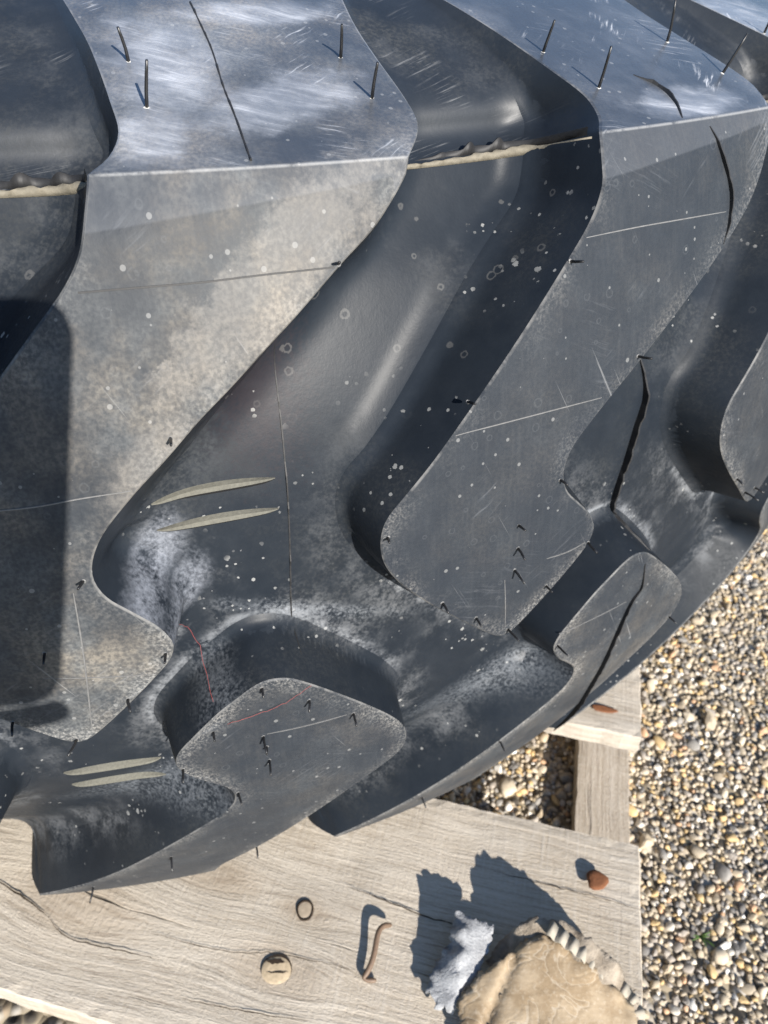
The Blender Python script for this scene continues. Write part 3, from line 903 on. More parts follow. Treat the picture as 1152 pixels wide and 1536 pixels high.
# ------------------------------------------------------------------ ground, gravel
def ground_mat():
    t = NT('gravel_bed')
    g = t.n('TexCoord').outputs['Object']
    vo = t.n('TexVoronoi', {'Vector': g, 'Scale': 95.0})
    c = t.n('SeparateColor', {0: vo.outputs['Color']})
    col = t.ramp(c.outputs[0], [(0, (.05, .045, .04)), (.3, (.18, .15, .11)), (.6, (.30, .26, .20)), (.85, (.42, .39, .34)), (1, (.30, .20, .10))])
    col = t.mix(t.step(vo.outputs['Distance'], .35, .7), col, (.24, .20, .14))
    return t.out(col, .85, t.bump(t.math('SUBTRACT', 1.0, vo.outputs['Distance']), .8, .008), .3)
def pebble_mat(name, attr):
    t = NT(name)
    if attr:
        f = t.n('Attribute', attribute_name='tone').outputs['Fac']
    else:
        f = t.n('ObjectInfo').outputs['Random']
    g = t.n('TexCoord').outputs['Object']
    col = t.ramp(f, [(0, (.13, .125, .12)), (.07, (.26, .245, .225)), (.17, (.40, .335, .245)), (.36, (.46, .375, .26)), (.53, (.54, .46, .345)), (.64, (.52, .37, .18)), (.75, (.34, .30, .255)), (.88, (.60, .55, .47)), (.95, (.50, .31, .18)), (.98, (.78, .75, .69))])
    el = [n_ for n_ in t.t.nodes if n_.type == 'VALTORGB'][0]
    el.color_ramp.interpolation = 'CONSTANT'
    n = t.noise(g, 210, 5, .65, t.math('MULTIPLY', f, 60.0))
    col = t.mix(t.step(n, .35, .75), col, t.mix(.4, col, (.20, .16, .115)))
    return t.out(col, t.math('ADD', .42, t.math('MULTIPLY', n, .35)), t.bump(n, .35, .0015), .4)
me = mesh_from('gravel_ground', [(-15, -15, 0), (15, -15, 0), (15, 15, 0), (-15, 15, 0)], [(0, 1, 2, 3)], False)
ground = link('gravel_ground', me, ground_mat())
tag(ground, 'loose gravel yard of tan, white and grey pebbles', None, None, 'structure')

def pebble_shape(seed, sub=2):
    bm = bmesh.new()
    bmesh.ops.create_icosphere(bm, subdivisions=sub, radius=1)
    r_ = random.Random(seed)
    off = Vector((r_.uniform(0, 90), r_.uniform(0, 90), r_.uniform(0, 90)))
    planes = [(Vector((r_.gauss(0, 1), r_.gauss(0, 1), r_.gauss(0, 1))).normalized(), r_.uniform(.50, .80)) for _ in range(9)]
    for v in bm.verts:
        p = v.co.copy()
        for n_, d_ in planes:
            q = p.dot(n_) - d_
            if q > 0: p -= n_ * q * .95
        p *= 1 + .30 * mnoise.noise(p * 1.6 + off)
        v.co = p
    V = np.array([v.co[:] for v in bm.verts]); F = np.array([[v.index for v in f.verts] for f in bm.faces])
    bm.free()
    return V, F
SHAPES = [pebble_shape(s) for s in range(12)]
SHLOW = [pebble_shape(s, 2) for s in range(20, 26)]
BIGME = []
M_PEB = pebble_mat('pebble', False)
for V, F in SHAPES:
    me = mesh_from('pebble', V, F, len(BIGME) % 3 != 0); me.materials.append(M_PEB); BIGME.append(me)
# scatter: coarse stones first, then fill
stones = []
cell = {}
def try_add(x, y, r, fac):
    kx, ky = int(x / .03), int(y / .03)
    for i in (-1, 0, 1):
        for j in (-1, 0, 1):
            for (X, Y, R_) in cell.get((kx + i, ky + j), ()):
                if (X - x) ** 2 + (Y - y) ** 2 < (fac * (R_ + r)) ** 2: return False
    cell.setdefault((kx, ky), []).append((x, y, r)); stones.append((x, y, r)); return True
def in_zone(x, y):
    return (x > .17 and y > .12 and y < 1.25 and x < .10 + .75 * y + .12) or (-.02 < x < .30 and .26 < y < .62)
for n_try, rlo, rhi, fac in ((350, .0055, .0082, .80), (6000, .0032, .0048, .72), (100000, .0016, .0032, .60)):
    for _ in range(n_try):
        x, y = random.uniform(-.02, .95), random.uniform(.1, 1.25)
        if in_zone(x, y): try_add(x, y, random.uniform(rlo, rhi), fac)
order = sorted(range(len(stones)), key=lambda i: -stones[i][2] / (0.3 + stones[i][1]))
def visible_guess(x, y):
    d = Vector((x, y, .01)) - CAMP
    f = d.dot(FW); u = d.dot(RT) / f * FPX + 576; v = 768 - d.dot(UP) / f * FPX
    if not (-10 < u < 1165 and 780 < v < 1550): return False
    return (u > 968 and v > 800 + (1152 - u) * 1.15) or (765 < u < 838 and 1130 < v < 1250)
big, rest = [], []
for i in order:
    x, y, r = stones[i]
    (big if len(big) < 300 and visible_guess(x, y) else rest).append(i)
for i in big:
    x, y, r = stones[i]
    o = link('pebble', BIGME[i % 12], None, ground)
    o.location = (x, y, r * random.uniform(.05, .45))
    s = r * random.uniform(.95, 1.2)
    o.scale = (s * random.uniform(.85, 1.45), s * random.uniform(.75, 1.1), s * random.uniform(.6, .95))
    o.rotation_euler = (random.gauss(0, .35), random.gauss(0, .35), random.uniform(0, 6.28))
VV, FF, TT = [], [], []
nv = 0
from mathutils import Euler
for i in rest:
    x, y, r = stones[i]
    V, F = SHLOW[i % 6]
    s = r * random.uniform(.95, 1.25)
    M = np.array(Euler((random.gauss(0, .4), random.gauss(0, .4), random.uniform(0, 6.28))).to_matrix())
    P = (V * np.array([s * random.uniform(.85, 1.3), s, s * random.uniform(.6, .95)])) @ M.T + np.array([x, y, r * random.uniform(.0, .5)])
    VV.append(P); FF.append(F + nv); nv += len(V); TT.append(np.full(len(V), random.random()))
VV = np.vstack(VV); FF = np.vstack(FF); TT = np.concatenate(TT)
me = bpy.data.meshes.new('gravel')
me.vertices.add(len(VV)); me.vertices.foreach_set('co', VV.astype(np.float32).ravel())
me.loops.add(FF.size); me.loops.foreach_set('vertex_index', FF.astype(np.int32).ravel())
me.polygons.add(len(FF)); me.polygons.foreach_set('loop_start', np.arange(0, FF.size, 3, dtype=np.int32))
me.update(calc_edges=True)
me.polygons.foreach_set('use_smooth', [True] * len(FF))
at = me.attributes.new('tone', 'FLOAT', 'POINT'); at.data.foreach_set('value', TT.astype(np.float32))
gravel = link('gravel', me, pebble_mat('small_pebbles', True), ground)
tag(gravel, None, None, None, 'stuff')

# ------------------------------------------------------------------ pallet
ANG = math.radians(-12.9)
PX = Vector((math.cos(ANG), math.sin(ANG), 0)); PY = Vector((-math.sin(ANG), math.cos(ANG), 0))
CORNER = Vector((.197, .285, DECK))
pallet = bpy.data.objects.new('wooden_pallet', None)
COL.objects.link(pallet)
pallet.location = (CORNER.x, CORNER.y, 0)
pallet.rotation_euler = (0, 0, ANG)
tag(pallet, 'weathered grey-brown wooden pallet under the tyre', 'pallet')

def wood(name, seed, light, dark, knots=()):
    t = NT(name)
    g = t.n('TexCoord').outputs['Object']
    kn = None
    for kx, ky, kr in knots:               # grain flows round each knot
        d = t.n('VectorMath', {0: g, 1: (-kx, -ky, 0)}, operation='ADD').outputs[0]
        L = t.n('VectorMath', {0: t.vmul(d, (1 / (kr * 2.2), 1 / kr, 0))}, operation='LENGTH').outputs['Value']
        ex = t.math('POWER', 2.718, t.math('MULTIPLY', t.math('MULTIPLY', L, L), -1.0))
        kn = ex if kn is None else t.math('MAXIMUM', kn, ex)
        sx = t.n('SeparateXYZ', {0: d})
        dy = t.math('MULTIPLY', t.math('MULTIPLY', sx.outputs[1], ex), -.8)
        cb = t.n('CombineXYZ'); t.set(cb.inputs[1], dy)
        g = t.n('VectorMath', {0: g, 1: cb.outputs[0]}, operation='ADD').outputs[0]
    g = t.n('VectorMath', {0: g, 1: (seed * 1.7, seed * .9, seed * .3)}, operation='ADD').outputs[0]
    warp = t.n('TexNoise', {'Vector': t.vmul(g, (7, 16, 16)), 'Scale': 1.0, 'Detail': 3.0}).outputs['Color']
    gw = t.n('VectorMath', {0: g, 1: t.vmul(warp, (.0, .014, .0))}, operation='ADD').outputs[0]
    grain = t.noise(t.vmul(gw, (9, 260, 260)), 1, 6, .65)
    ring = t.noise(t.vmul(gw, (3.5, 70, 70)), 1, 3, .5)
    blotch = t.noise(t.vmul(g, (9, 17, 17)), 1, 5, .6)
    fuzz = t.noise(t.vmul(g, (340, 900, 900)), 1, 4, .7)
    saw = t.noise(t.vmul(g, (480, 14, 14)), 1, 4, .6)
    crack = t.noise(t.vmul(gw, (3.2, 120, 120)), 1, 4, .6)
    ck = t.step(crack, .335, .285)
    col = t.mix(t.step(grain, .25, .75), dark, light)
    col = t.mix(t.math('MULTIPLY', t.step(ring, .38, .66), .16), col, (.36, .29, .21))
    col = t.mix(t.math('MULTIPLY', t.step(blotch, .45, .68), .40), col, (.30, .24, .17))
    col = t.mix(t.math('MULTIPLY', t.math('MULTIPLY', t.step(saw, .48, .72), t.step(blotch, .35, .6)), .22), col, (.62, .59, .54))
    col = t.mix(t.math('MULTIPLY', t.step(fuzz, .42, .70), .42), col, (.58, .53, .46))
    col = t.mix(t.math('MULTIPLY', t.step(t.noise(t.vmul(gw, (26, 620, 620)), 1, 4, .7), .50, .68), .55), col, (.17, .135, .10))
    if kn is not None: col = t.mix(t.math('MULTIPLY', t.step(kn, .25, .95), .45), col, (.27, .205, .14))
    col = t.mix(t.math('MULTIPLY', ck, .4), col, (.07, .055, .04))
    h = t.math('ADD', t.math('MULTIPLY', grain, .7), t.math('MULTIPLY', saw, .25))
    h = t.math('ADD', h, t.math('MULTIPLY', fuzz, .5))
    h = t.math('SUBTRACT', h, t.math('MULTIPLY', ck, 1.2))
    return t.out(col, .85, t.bump(h, .75, .0018), .25)
def pk(x, y, r):
    d = Vector((x - CORNER.x, y - CORNER.y, 0)); return (d.dot(PX) + .525, d.dot(PY) + .10, r)
W1 = wood('grey_plank', 1, (.54, .485, .405), (.38, .33, .265), (pk(-.0478, .232, .012), pk(-.0627, .1945, .020), pk(-.205, .232, .028), pk(-.115, .255, .02)))
W2 = wood('pale_plank', 2, (.52, .47, .40), (.37, .32, .26))
W3 = wood('runner_wood', 3, (.47, .41, .34), (.28, .23, .17))

def board(name, x0, x1, y0, y1, z0, z1, mat, seed, chip=.0020, nx=None):
    """sawn board with slightly worn, uneven arrises; x along the grain"""
    bm = bmesh.new()
    cx_, cy_, cz_ = (x0 + x1) / 2, (y0 + y1) / 2, (z0 + z1) / 2
    nx = nx or max(8, int((x1 - x0) / .008)); ny = max(5, int((y1 - y0) / .008))
    r_ = random.Random(seed)
    off = Vector((r_.uniform(0, 50), r_.uniform(0, 50), 0))
    xs = np.linspace(x0, x1, nx); ys = np.linspace(y0, y1, ny)
    b = .0012
    def nz(x, y, s): return mnoise.noise(Vector((x * s, y * s, 0)) + off)
    top, bot = {}, {}
    for i, x in enumerate(xs):
        for j, y in enumerate(ys):
            ex = (i == 0) - (i == nx - 1); ey = (j == 0) - (j == ny - 1)
            xx = x + ex * (b + abs(nz(x, y, 90)) * chip); yy = y + ey * (b * .6 + abs(nz(x, y, 120)) * chip)
            zz = z1 + .0009 * nz(x, y, 22) - (abs(nz(x, y, 140)) * chip * .8 if (ex or ey) else 0)
            top[i, j] = bm.verts.new((xx - cx_, yy - cy_, zz - cz_))
            bot[i, j] = bm.verts.new((xx - cx_, yy - cy_, z0 - cz_))
    for i in range(nx - 1):
        for j in range(ny - 1):
            bm.faces.new((top[i, j], top[i + 1, j], top[i + 1, j + 1], top[i, j + 1]))
            bm.faces.new((bot[i, j + 1], bot[i + 1, j + 1], bot[i + 1, j], bot[i, j]))
    # sides with one proud middle row
    loop = [(i, 0) for i in range(nx)] + [(nx - 1, j) for j in range(1, ny)] + [(i, ny - 1) for i in range(nx - 2, -1, -1)] + [(0, j) for j in range(ny - 2, 0, -1)]
    mid, mid2 = {}, {}
    for (i, j) in loop:
        ex = (i == 0) - (i == nx - 1); ey = (j == 0) - (j == ny - 1)
        t_ = top[i, j].co; f_ = nz(xs[i], ys[j], 100) * chip * .6
        mid[i, j] = bm.verts.new((t_.x - ex * (b + f_), t_.y - ey * (b * .6 + f_), t_.z - .0022))
        mid2[i, j] = bm.verts.new((t_.x - ex * (b + f_), t_.y - ey * (b * .6 + f_), z0 - cz_ + .001))
    L = len(loop)
    for q in range(L):
        a_, c2 = loop[q], loop[(q + 1) % L]
        for A_, B_ in ((mid, top), (mid2, mid), (bot, mid2)):
            bm.faces.new((A_[a_], A_[c2], B_[c2], B_[a_]))
    me = bpy.data.meshes.new(name); bm.normal_update(); bm.to_mesh(me); bm.free()
    me.polygons.foreach_set('use_smooth', [False] * len(me.polygons))
    o = link(name, me, mat, pallet)
    o.location = (cx_, cy_, cz_)
    return o
TH_ = .022
plank1 = board('plank', -1.05, 0, -.200, 0, DECK - TH_, DECK, W1, 3)
plank2 = board('plank', -1.05, .004, .0965, .245, DECK - TH_, DECK - .0012, W2, 5)
plank3 = board('plank', -1.05, .001, .34, .49, DECK - TH_, DECK - .0008, W1, 6)
plank4 = board('plank', -1.05, -.002, .58, .73, DECK - TH_, DECK - .0015, W2, 9)
def runner(x0, x1):
    o = board('runner', -.27, .95, -x1, -x0, .002, DECK - .083, W3, 11)
    o.rotation_euler = (0, 0, math.pi / 2)
    o.location = ((x0 + x1) / 2, .34, o.location.z)
    return o
runner(-.0370, .0114); runner(-.56, -.50); runner(-1.03, -.98)
for bx in (-.20, -.62, -1.0):
    for by in (-.14, .12, .36, .60):
        board('block', bx, bx + .10, by, by + .09, DECK - .083 + .0006 if bx != -.20 else .002, DECK - TH_ - .0022, W3, 13, nx=10)
tag(plank1, 'front plank with knots and the cardboard scrap on it')

def w2p(p):                                    # world point -> pallet frame
    d = Vector((p[0] - CORNER.x, p[1] - CORNER.y, 0))
    return Vector((d.dot(PX), d.dot(PY), p[2]))

M_RUST = plain('rust', (.17, .068, .03), .85, .6, 600, .3, .5)
M_RUST2 = plain('light_rust', (.13, .085, .055), .6, .45, 500, .5, .3)
def part_of(plank, name, V, F, mat, smooth=True):
    L = plank.location
    me = mesh_from(name, [Vector(v) - L for v in V], F, smooth)
    return link(name, me, mat, plank)

def nail_head(plank, wx, wy, r, h, tilt=(0, 0), flat=False):
    p = w2p((wx, wy, DECK - (.0012 if plank is plank2 else 0)))
    V, F = [], []
    prof_ = [(0, h), (r * .5, h), (r * .86, h * .97), (r, h * .86), (r * 1.02, h * .66), (r * .92, h * .58), (r * .38, h * .52), (r * .34, -.004)]
    k = 14
    for (rr, z) in prof_:
        for s in range(k):
            an = 2 * math.pi * s / k
            q = rr * (1 + .10 * math.sin(3 * an + 1) + .05 * math.sin(5 * an))
            x, y = q * math.cos(an), q * math.sin(an)
            if flat: x *= 1.7; y *= .55
            V.append(p + Vector((x + tilt[0] * z, y + tilt[1] * z, z + tilt[0] * x * .3)))
    for i in range(len(prof_) - 1):
        for s in range(k):
            F.append((i * k + s, (i + 1) * k + s, (i + 1) * k + (s + 1) % k, i * k + (s + 1) % k))
    part_of(plank, 'nail', V, F, M_RUST)
nail_head(plank1, .1563, .2575, .0072, .0075, (.25, -.35))
nail_head(plank2, .1953, .4064, .0065, .0022, (0, 0), True)

M_KNOT = plain('knot_wood', (.33, .27, .20), .85, .4, 260, .2, .4)
M_HOLE = plain('knot_rim', (.035, .025, .018), .9, .4, 400, .1)
M_SPLIT = plain('fresh_splinter', (.44, .35, .235), .7, .5, 500, .3)
def knot(wx, wy, rx, ry, rot, name='knot'):
    p = w2p((wx, wy, DECK))
    k = 22
    def ringv(f, z):
        out = []
        for s in range(k):
            an = 2 * math.pi * s / k
            x, y = rx * f * math.cos(an) * (1 + .05 * math.sin(3 * an)), ry * f * math.sin(an) * (1 + .05 * math.cos(2 * an))
            out.append(p + Vector((x * math.cos(rot) - y * math.sin(rot), x * math.sin(rot) + y * math.cos(rot), z)))
        return out
    V = ringv(1.14, .0007) + ringv(1.10, .0013) + ringv(.90, .0013) + ringv(.88, .0004)
    F = []
    for i in range(3):
        for s in range(k): F.append((i * k + s, i * k + (s + 1) % k, (i + 1) * k + (s + 1) % k, (i + 1) * k + s))
    part_of(plank1, 'knot_rim', V, F, M_HOLE)
    V = ringv(.92, .0009) + ringv(.6, .0012) + ringv(.25, .0012)
    F = []
    for i in range(2):
        for s in range(k): F.append((i * k + s, i * k + (s + 1) % k, (i + 1) * k + (s + 1) % k, (i + 1) * k + s))
    F.append(tuple(range(2 * k, 3 * k)))
    part_of(plank1, 'knot', V, F, M_KNOT)
knot(-.0478, .232, .0052, .0066, .3)
# loose plug of fresh wood in a knot hole, split by two dark gaps
def plug(wx, wy):
    p = w2p((wx, wy, DECK))
    k = 24
    def ringv(f, z, oy=0):
        return [p + Vector((.0100 * f * math.cos(2 * math.pi * s / k), .0086 * f * math.sin(2 * math.pi * s / k) * (1 + .05 * math.sin(4 * math.pi * s / k)) + oy, z)) for s in range(k)]
    part_of(plank1, 'knot_rim', ringv(1.0, .0011, .0004), [tuple(range(k))], M_HOLE)
    V = ringv(.97, .0012, -.0006) + ringv(.93, .0014, -.0006) + ringv(.5, .0015, -.0006)
    F = []
    for i in range(2):
        for s in range(k): F.append((i * k + s, i * k + (s + 1) % k, (i + 1) * k + (s + 1) % k, (i + 1) * k + s))
    F.append(tuple(range(2 * k, 3 * k)))
    part_of(plank1, 'plug', V, F, M_SPLIT)
    for x0, x1, y0, y1, wd in ((-.0080, .0040, .0030, .0052, .0020), (-.0060, .0084, -.0036, .0004, .0006)):
        V, F = [], []
        for i in range(9):
            f = i / 8; ww = wd * math.sin(math.pi * (f * .96 + .02)) * random.uniform(.6, 1.2)
            x, y = x0 + (x1 - x0) * f, y0 + (y1 - y0) * f + random.gauss(0, .0002)
            V += [p + Vector((x, y - ww, .0018)), p + Vector((x, y + ww, .0018))]
        for i in range(8): F.append((2 * i, 2 * i + 2, 2 * i + 3, 2 * i + 1))
        part_of(plank1, 'crack', V, F, M_HOLE, False)
plug(-.0627, .1945)

# long drying cracks cut as thin dark slivers in the front plank
M_CRACK = plain('crack_dark', (.035, .027, .02), .95, .4, 300, .05)
def crack(pts, width):
    P = smooth_chain([w2p((x, y, DECK))[:2] for x, y in pts], .004)
    n = len(P); V, F = [], []
    for i, (x, y) in enumerate(P):
        f = math.sin(math.pi * (i + .5) / n) ** .6
        ww = width * f * random.uniform(.6, 1.2) / 2
        j = random.gauss(0, .0003)
        V += [(x, y - ww + j, DECK + .0012), (x, y + ww + j, DECK + .0012)]
    for i in range(n - 1): F.append((i * 2, (i + 1) * 2, (i + 1) * 2 + 1, i * 2 + 1))
    part_of(plank1, 'crack', V, F, M_CRACK, False)
crack([(-.02, .249), (.012, .238), (.04, .2285), (.085, .219)], .0011)
crack([(.085, .262), (.12, .254), (.165, .243), (.19, .236)], .0007)
crack([(-.268, .248), (-.245, .2365), (-.225, .226)], .0014)
crack([(-.225, .226), (-.205, .211), (-.180, .206), (-.14, .199)], .0008)
crack([(-.15, .215), (-.10, .205), (-.06, .2035), (-.01, .195)], .0006)
crack([(-.12, .176), (-.085, .171), (-.04, .166)], .0006)

# ------------------------------------------------------------------ loose things on the pallet
# bent rusty nail
bn = [(.0121, .2226, .004), (.0075, .2210, .0085), (.0042, .2188, .0105), (.0020, .2135, .0110), (.0008, .2022, .0085), (-.0032, .1929, .006), (-.0066, .1899, .0035), (-.0040, .1888, .0026), (.0029, .189, .0024)]
V, F = tube([Vector((x, y, DECK + z)) for x, y, z in smooth_chain([b[:2] for b in bn], .0015)[:0].tolist()] or [Vector((x, y, DECK + .0006 + z * .75)) for x, y, z in bn], [.0017, .0020, .0020, .0020, .0020, .0020, .0020, .0019, .0016], 9)
base = Vector((.0, .20, DECK))
o = link('bent_nail', mesh_from('bent_nail', [v - base for v in V], F), M_RUST2, None, base)
md = o.modifiers.new('smooth', 'SUBSURF'); md.levels = 1; md.render_levels = 2
tag(o, 'bent rusty nail lying loose on the front plank beside the cardboard', 'nail')

# red thread on the tyre
lf = lug_fn(True); uf = floor_pos
tp = [Vector(p) for p in floor_pos(np.array([.1995, .203, .2065, .2095, .211]), np.array([.030, .018, .004, -.010, -.020]))]
tp2 = [Vector(p) for p in lf(np.array([.2155, .222, .232, .241, .248, .253]), np.array([-.0165, -.0150, -.0135, -.0105, -.0060, -.0030]))]
off = Vector((CX, CY, DECK))
path = [p + off + (Vector((0, -.0012, .0008)) if 1 else 0) for p in tp + tp2]
sp = []
for i in range(len(path) - 1):
    for q in range(4):
        sp.append(path[i].lerp(path[i + 1], q / 4) + Vector((random.gauss(0, .0003),) * 3))
sp.append(path[-1])
V, F = tube(sp, [.0001] * len(sp), 5)
o = link('red_thread', mesh_from('red_thread', [v - sp[0] for v in V], F), plain('red_fibre', (.24, .045, .04), .7, .3), None, sp[0])
tag(o, 'thin red thread stuck across the groove between two lug tips', 'thread')

# cardboard scrap
def cardboard_mat():
    t = NT('brown_cardboard')
    g = t.n('TexCoord').outputs['Object']
    n1 = t.noise(g, 60, 6, .6); n2 = t.noise(g, 420, 4, .65); n3 = t.noise(t.vmul(g, (60, 500, 60)), 1, 3, .5)
    col = t.mix(t.step(n1, .35, .68), (.26, .19, .115), (.39, .305, .205))
    col = t.mix(t.math('MULTIPLY', t.step(n2, .5, .75), .35), col, (.56, .49, .39))
    cr = t.math('ABSOLUTE', t.math('SUBTRACT', t.noise(g, 34, 3, .5, dist=.8), .5))
    col = t.mix(t.math('MULTIPLY', t.step(cr, .012, .003), .25), col, (.60, .54, .44))
    nb = t.bump(t.math('ADD', n2, t.math('MULTIPLY', n3, .6)), .22, .0010)
    return t.out(col, .8, t.bump(t.step(cr, .0, .05), .12, .0022, nb), .25)
def pulp_mat():
    t = NT('grey_pulp')
    g = t.n('TexCoord').outputs['Object']
    n1 = t.noise(g, 90, 6, .65); n2 = t.noise(g, 700, 4, .7)
    col = t.mix(t.step(n1, .35, .65), (.25, .255, .265), (.42, .425, .43))
    return t.out(col, .9, t.bump(t.math('ADD', n1, n2), .7, .0022), .15)
def brownpulp_mat():
    t = NT('damp_liner')
    g = t.n('TexCoord').outputs['Object']
    n1 = t.noise(g, 80, 6, .65); n2 = t.noise(g, 600, 4, .7)
    col = t.mix(t.step(n1, .35, .65), (.20, .165, .125), (.34, .29, .23))
    return t.out(col, .9, t.bump(t.math('ADD', n1, n2), .6, .0020), .15)
M_CARD, M_PULP, M_DAMP = cardboard_mat(), pulp_mat(), brownpulp_mat()
card = bpy.data.objects.new('cardboard_scrap', None)
COL.objects.link(card)
card.location = (.11, .19, DECK)
tag(card, 'torn brown cardboard scrap with grey pulp flap on the front plank', 'cardboard')

def sheet(name, pts, mat, thick, rough_amp, freq, seed, fold=None, spacing=.0035, ragged=.0010, extra=()):
    """torn sheet: outline with heights, crumpled, given real thickness"""
    P = np.array(pts, float)
    r_ = random.Random(seed)
    ring = []
    for i in range(len(P)):
        p, q = P[i], P[(i + 1) % len(P)]
        n = max(1, int(np.linalg.norm(q[:2] - p[:2]) / (spacing * .55)))
        for j in range(n):
            x = p + (q - p) * j / n
            ring.append((x[0] + r_.gauss(0, ragged), x[1] + r_.gauss(0, ragged), x[2]))
    ring = np.array(ring)
    lo, hi = ring[:, :2].min(0), ring[:, :2].max(0)
    gx, gy = np.meshgrid(np.arange(lo[0], hi[0], spacing), np.arange(lo[1], hi[1], spacing))
    gp = np.c_[gx.ravel(), gy.ravel()] + rng.normal(size=(gx.size, 2)) * spacing * .15
    ar = np.sum(ring[:, 0] * np.roll(ring[:, 1], -1) - ring[:, 1] * np.roll(ring[:, 0], -1))
    gp = gp[dist_poly(gp, ring[:, :2]) < -spacing * .6]
    allp = np.vstack([ring[:, :2], gp])
    n = len(ring)
    vs, es, fs, ov, oe, of = delaunay_2d_cdt([Vector(p) for p in allp], [(i, (i + 1) % n) for i in range(n)], [], 1, 1e-7)
    P2 = np.array([(v.x, v.y) for v in vs])
    # height by inverse distance from the outline points
    P = np.array(list(pts) + list(extra), float)
    d = np.linalg.norm(P2[:, None] - P[None, :, :2], axis=2) + 1e-4
    wgt = 1 / d ** 2.2
    h = (wgt * P[None, :, 2]).sum(1) / wgt.sum(1)
    off_ = Vector((r_.uniform(0, 40), r_.uniform(0, 40), 0))
    h = h + np.array([rough_amp * (mnoise.noise(Vector((x * freq, y * freq, 0)) + off_) + .5 * abs(mnoise.noise(Vector((x * freq * 2.3, y * freq * 2.3, 3)) + off_))) for x, y in P2])
    if fold is not None:
        (x0, y0), (x1, y1), dep = fold
        t = np.array([x1 - x0, y1 - y0]); L = np.linalg.norm(t); t /= L
        sd = (P2[:, 0] - x0) * -t[1] + (P2[:, 1] - y0) * t[0]
        h = h - dep * np.exp(-(sd / .0022) ** 2)
        h = h + .0016 * sm(sd / .006)
    h = np.maximum(h, .0012)
    V = [Vector((x, y, z + DECK)) - card.location for (x, y), z in zip(P2, h)]
    faces = []
    for f in fs:
        a, b, c = (P2[i] for i in f[:3])
        s = (b[0] - a[0]) * (c[1] - a[1]) - (b[1] - a[1]) * (c[0] - a[0])
        faces.append(list(f) if s > 0 else list(f)[::-1])
    o = link(name, mesh_from(name, V, faces), mat, card)
    md = o.modifiers.new('thickness', 'SOLIDIFY'); md.thickness = thick; md.offset = -1
    return o
top_pts = [(.0848, .1972, .022), (.0969, .2069, .026), (.1084, .2091, .028), (.1186, .2058, .028), (.135, .1936, .026), (.1498, .1832, .020), (.1614, .1741, .014), (.160, .150, .012), (.150, .125, .014), (.10, .120, .020), (.062, .135, .014), (.0535, .1645, .012), (.0516, .1731, .012), (.067, .1889, .017)]
sheet('cardboard_sheet', top_pts, M_CARD, .0012, .0016, 34, 4, ((.068, .160), (.094, .2045), .0022), .0030, .0006)
FLAP = [(0.0552, 0.2254, 0.02), (0.0675, 0.2202, 0.022), (0.0788, 0.2171, 0.02), (0.0754, 0.2051, 0.017), (0.0691, 0.1943, 0.014), (0.0591, 0.1803, 0.01), (0.0495, 0.1697, 0.008), (0.038, 0.1724, 0.008), (0.0346, 0.1838, 0.009), (0.0396, 0.1971, 0.01), (0.0485, 0.2061, 0.013), (0.0514, 0.2169, 0.017)]
RIDGE = [(0.0564, 0.2112, 0.026), (0.0566, 0.1981, 0.024), (0.0536, 0.186, 0.02), (0.0485, 0.175, 0.014)]
sheet('pulp_flap', FLAP, M_PULP, .0030, .0016, 60, 9, None, .0028, .0008, RIDGE)
sheet('damp_liner', [(.074, .2000, .008), (.083, .2105, .013), (.0960, .2170, .024), (.1060, .2195, .029), (.1220, .2165, .031), (.138, .2055, .031), (.150, .1965, .026), (.1656, .1840, .010), (.164, .160, .006), (.13, .150, .010), (.09, .170, .012)], M_DAMP, .0014, .0022, 45, 12, None, .003, .0006)
def fluting():
    A_ = [(.1130, .2125, .0345), (.1319, .2015, .0300), (.1483, .1905, .0215), (.1650, .1775, .0115), (.1665, .158, .008)]
    P = smooth_chain([a[:2] for a in A_], .0005)
    L = np.linspace(0, 1, len(P)); H = np.interp(L, np.linspace(0, 1, len(A_)), [a[2] for a in A_])
    T = np.gradient(P, axis=0); T /= np.linalg.norm(T, axis=1)[:, None]
    nin = np.c_[T[:, 1], -T[:, 0]]
    V, F = [], []
    for i, (p, h) in enumerate(zip(P, H)):
        ph = i * .0005 / .0074 * 2 * math.pi
        z = h - .0012 + .0013 * math.sin(ph)
        wob = .0008 * mnoise.noise(Vector((p[0] * 300, p[1] * 300, 0)))
        V += [Vector((p[0] - nin[i][0] * (.0022 + wob), p[1] - nin[i][1] * (.0022 + wob), z + DECK)) - card.location,
              Vector((p[0] + nin[i][0] * .007, p[1] + nin[i][1] * .007, z + DECK)) - card.location]
    for i in range(len(P) - 1): F.append((i * 2, (i + 1) * 2, (i + 1) * 2 + 1, i * 2 + 1))
    o = link('fluting', mesh_from('fluting', V, F), plain('pale_fluting', (.30, .27, .22), .85, .3, 400, .2), card)
    md = o.modifiers.new('thickness', 'SOLIDIFY'); md.thickness = .0006
fluting()

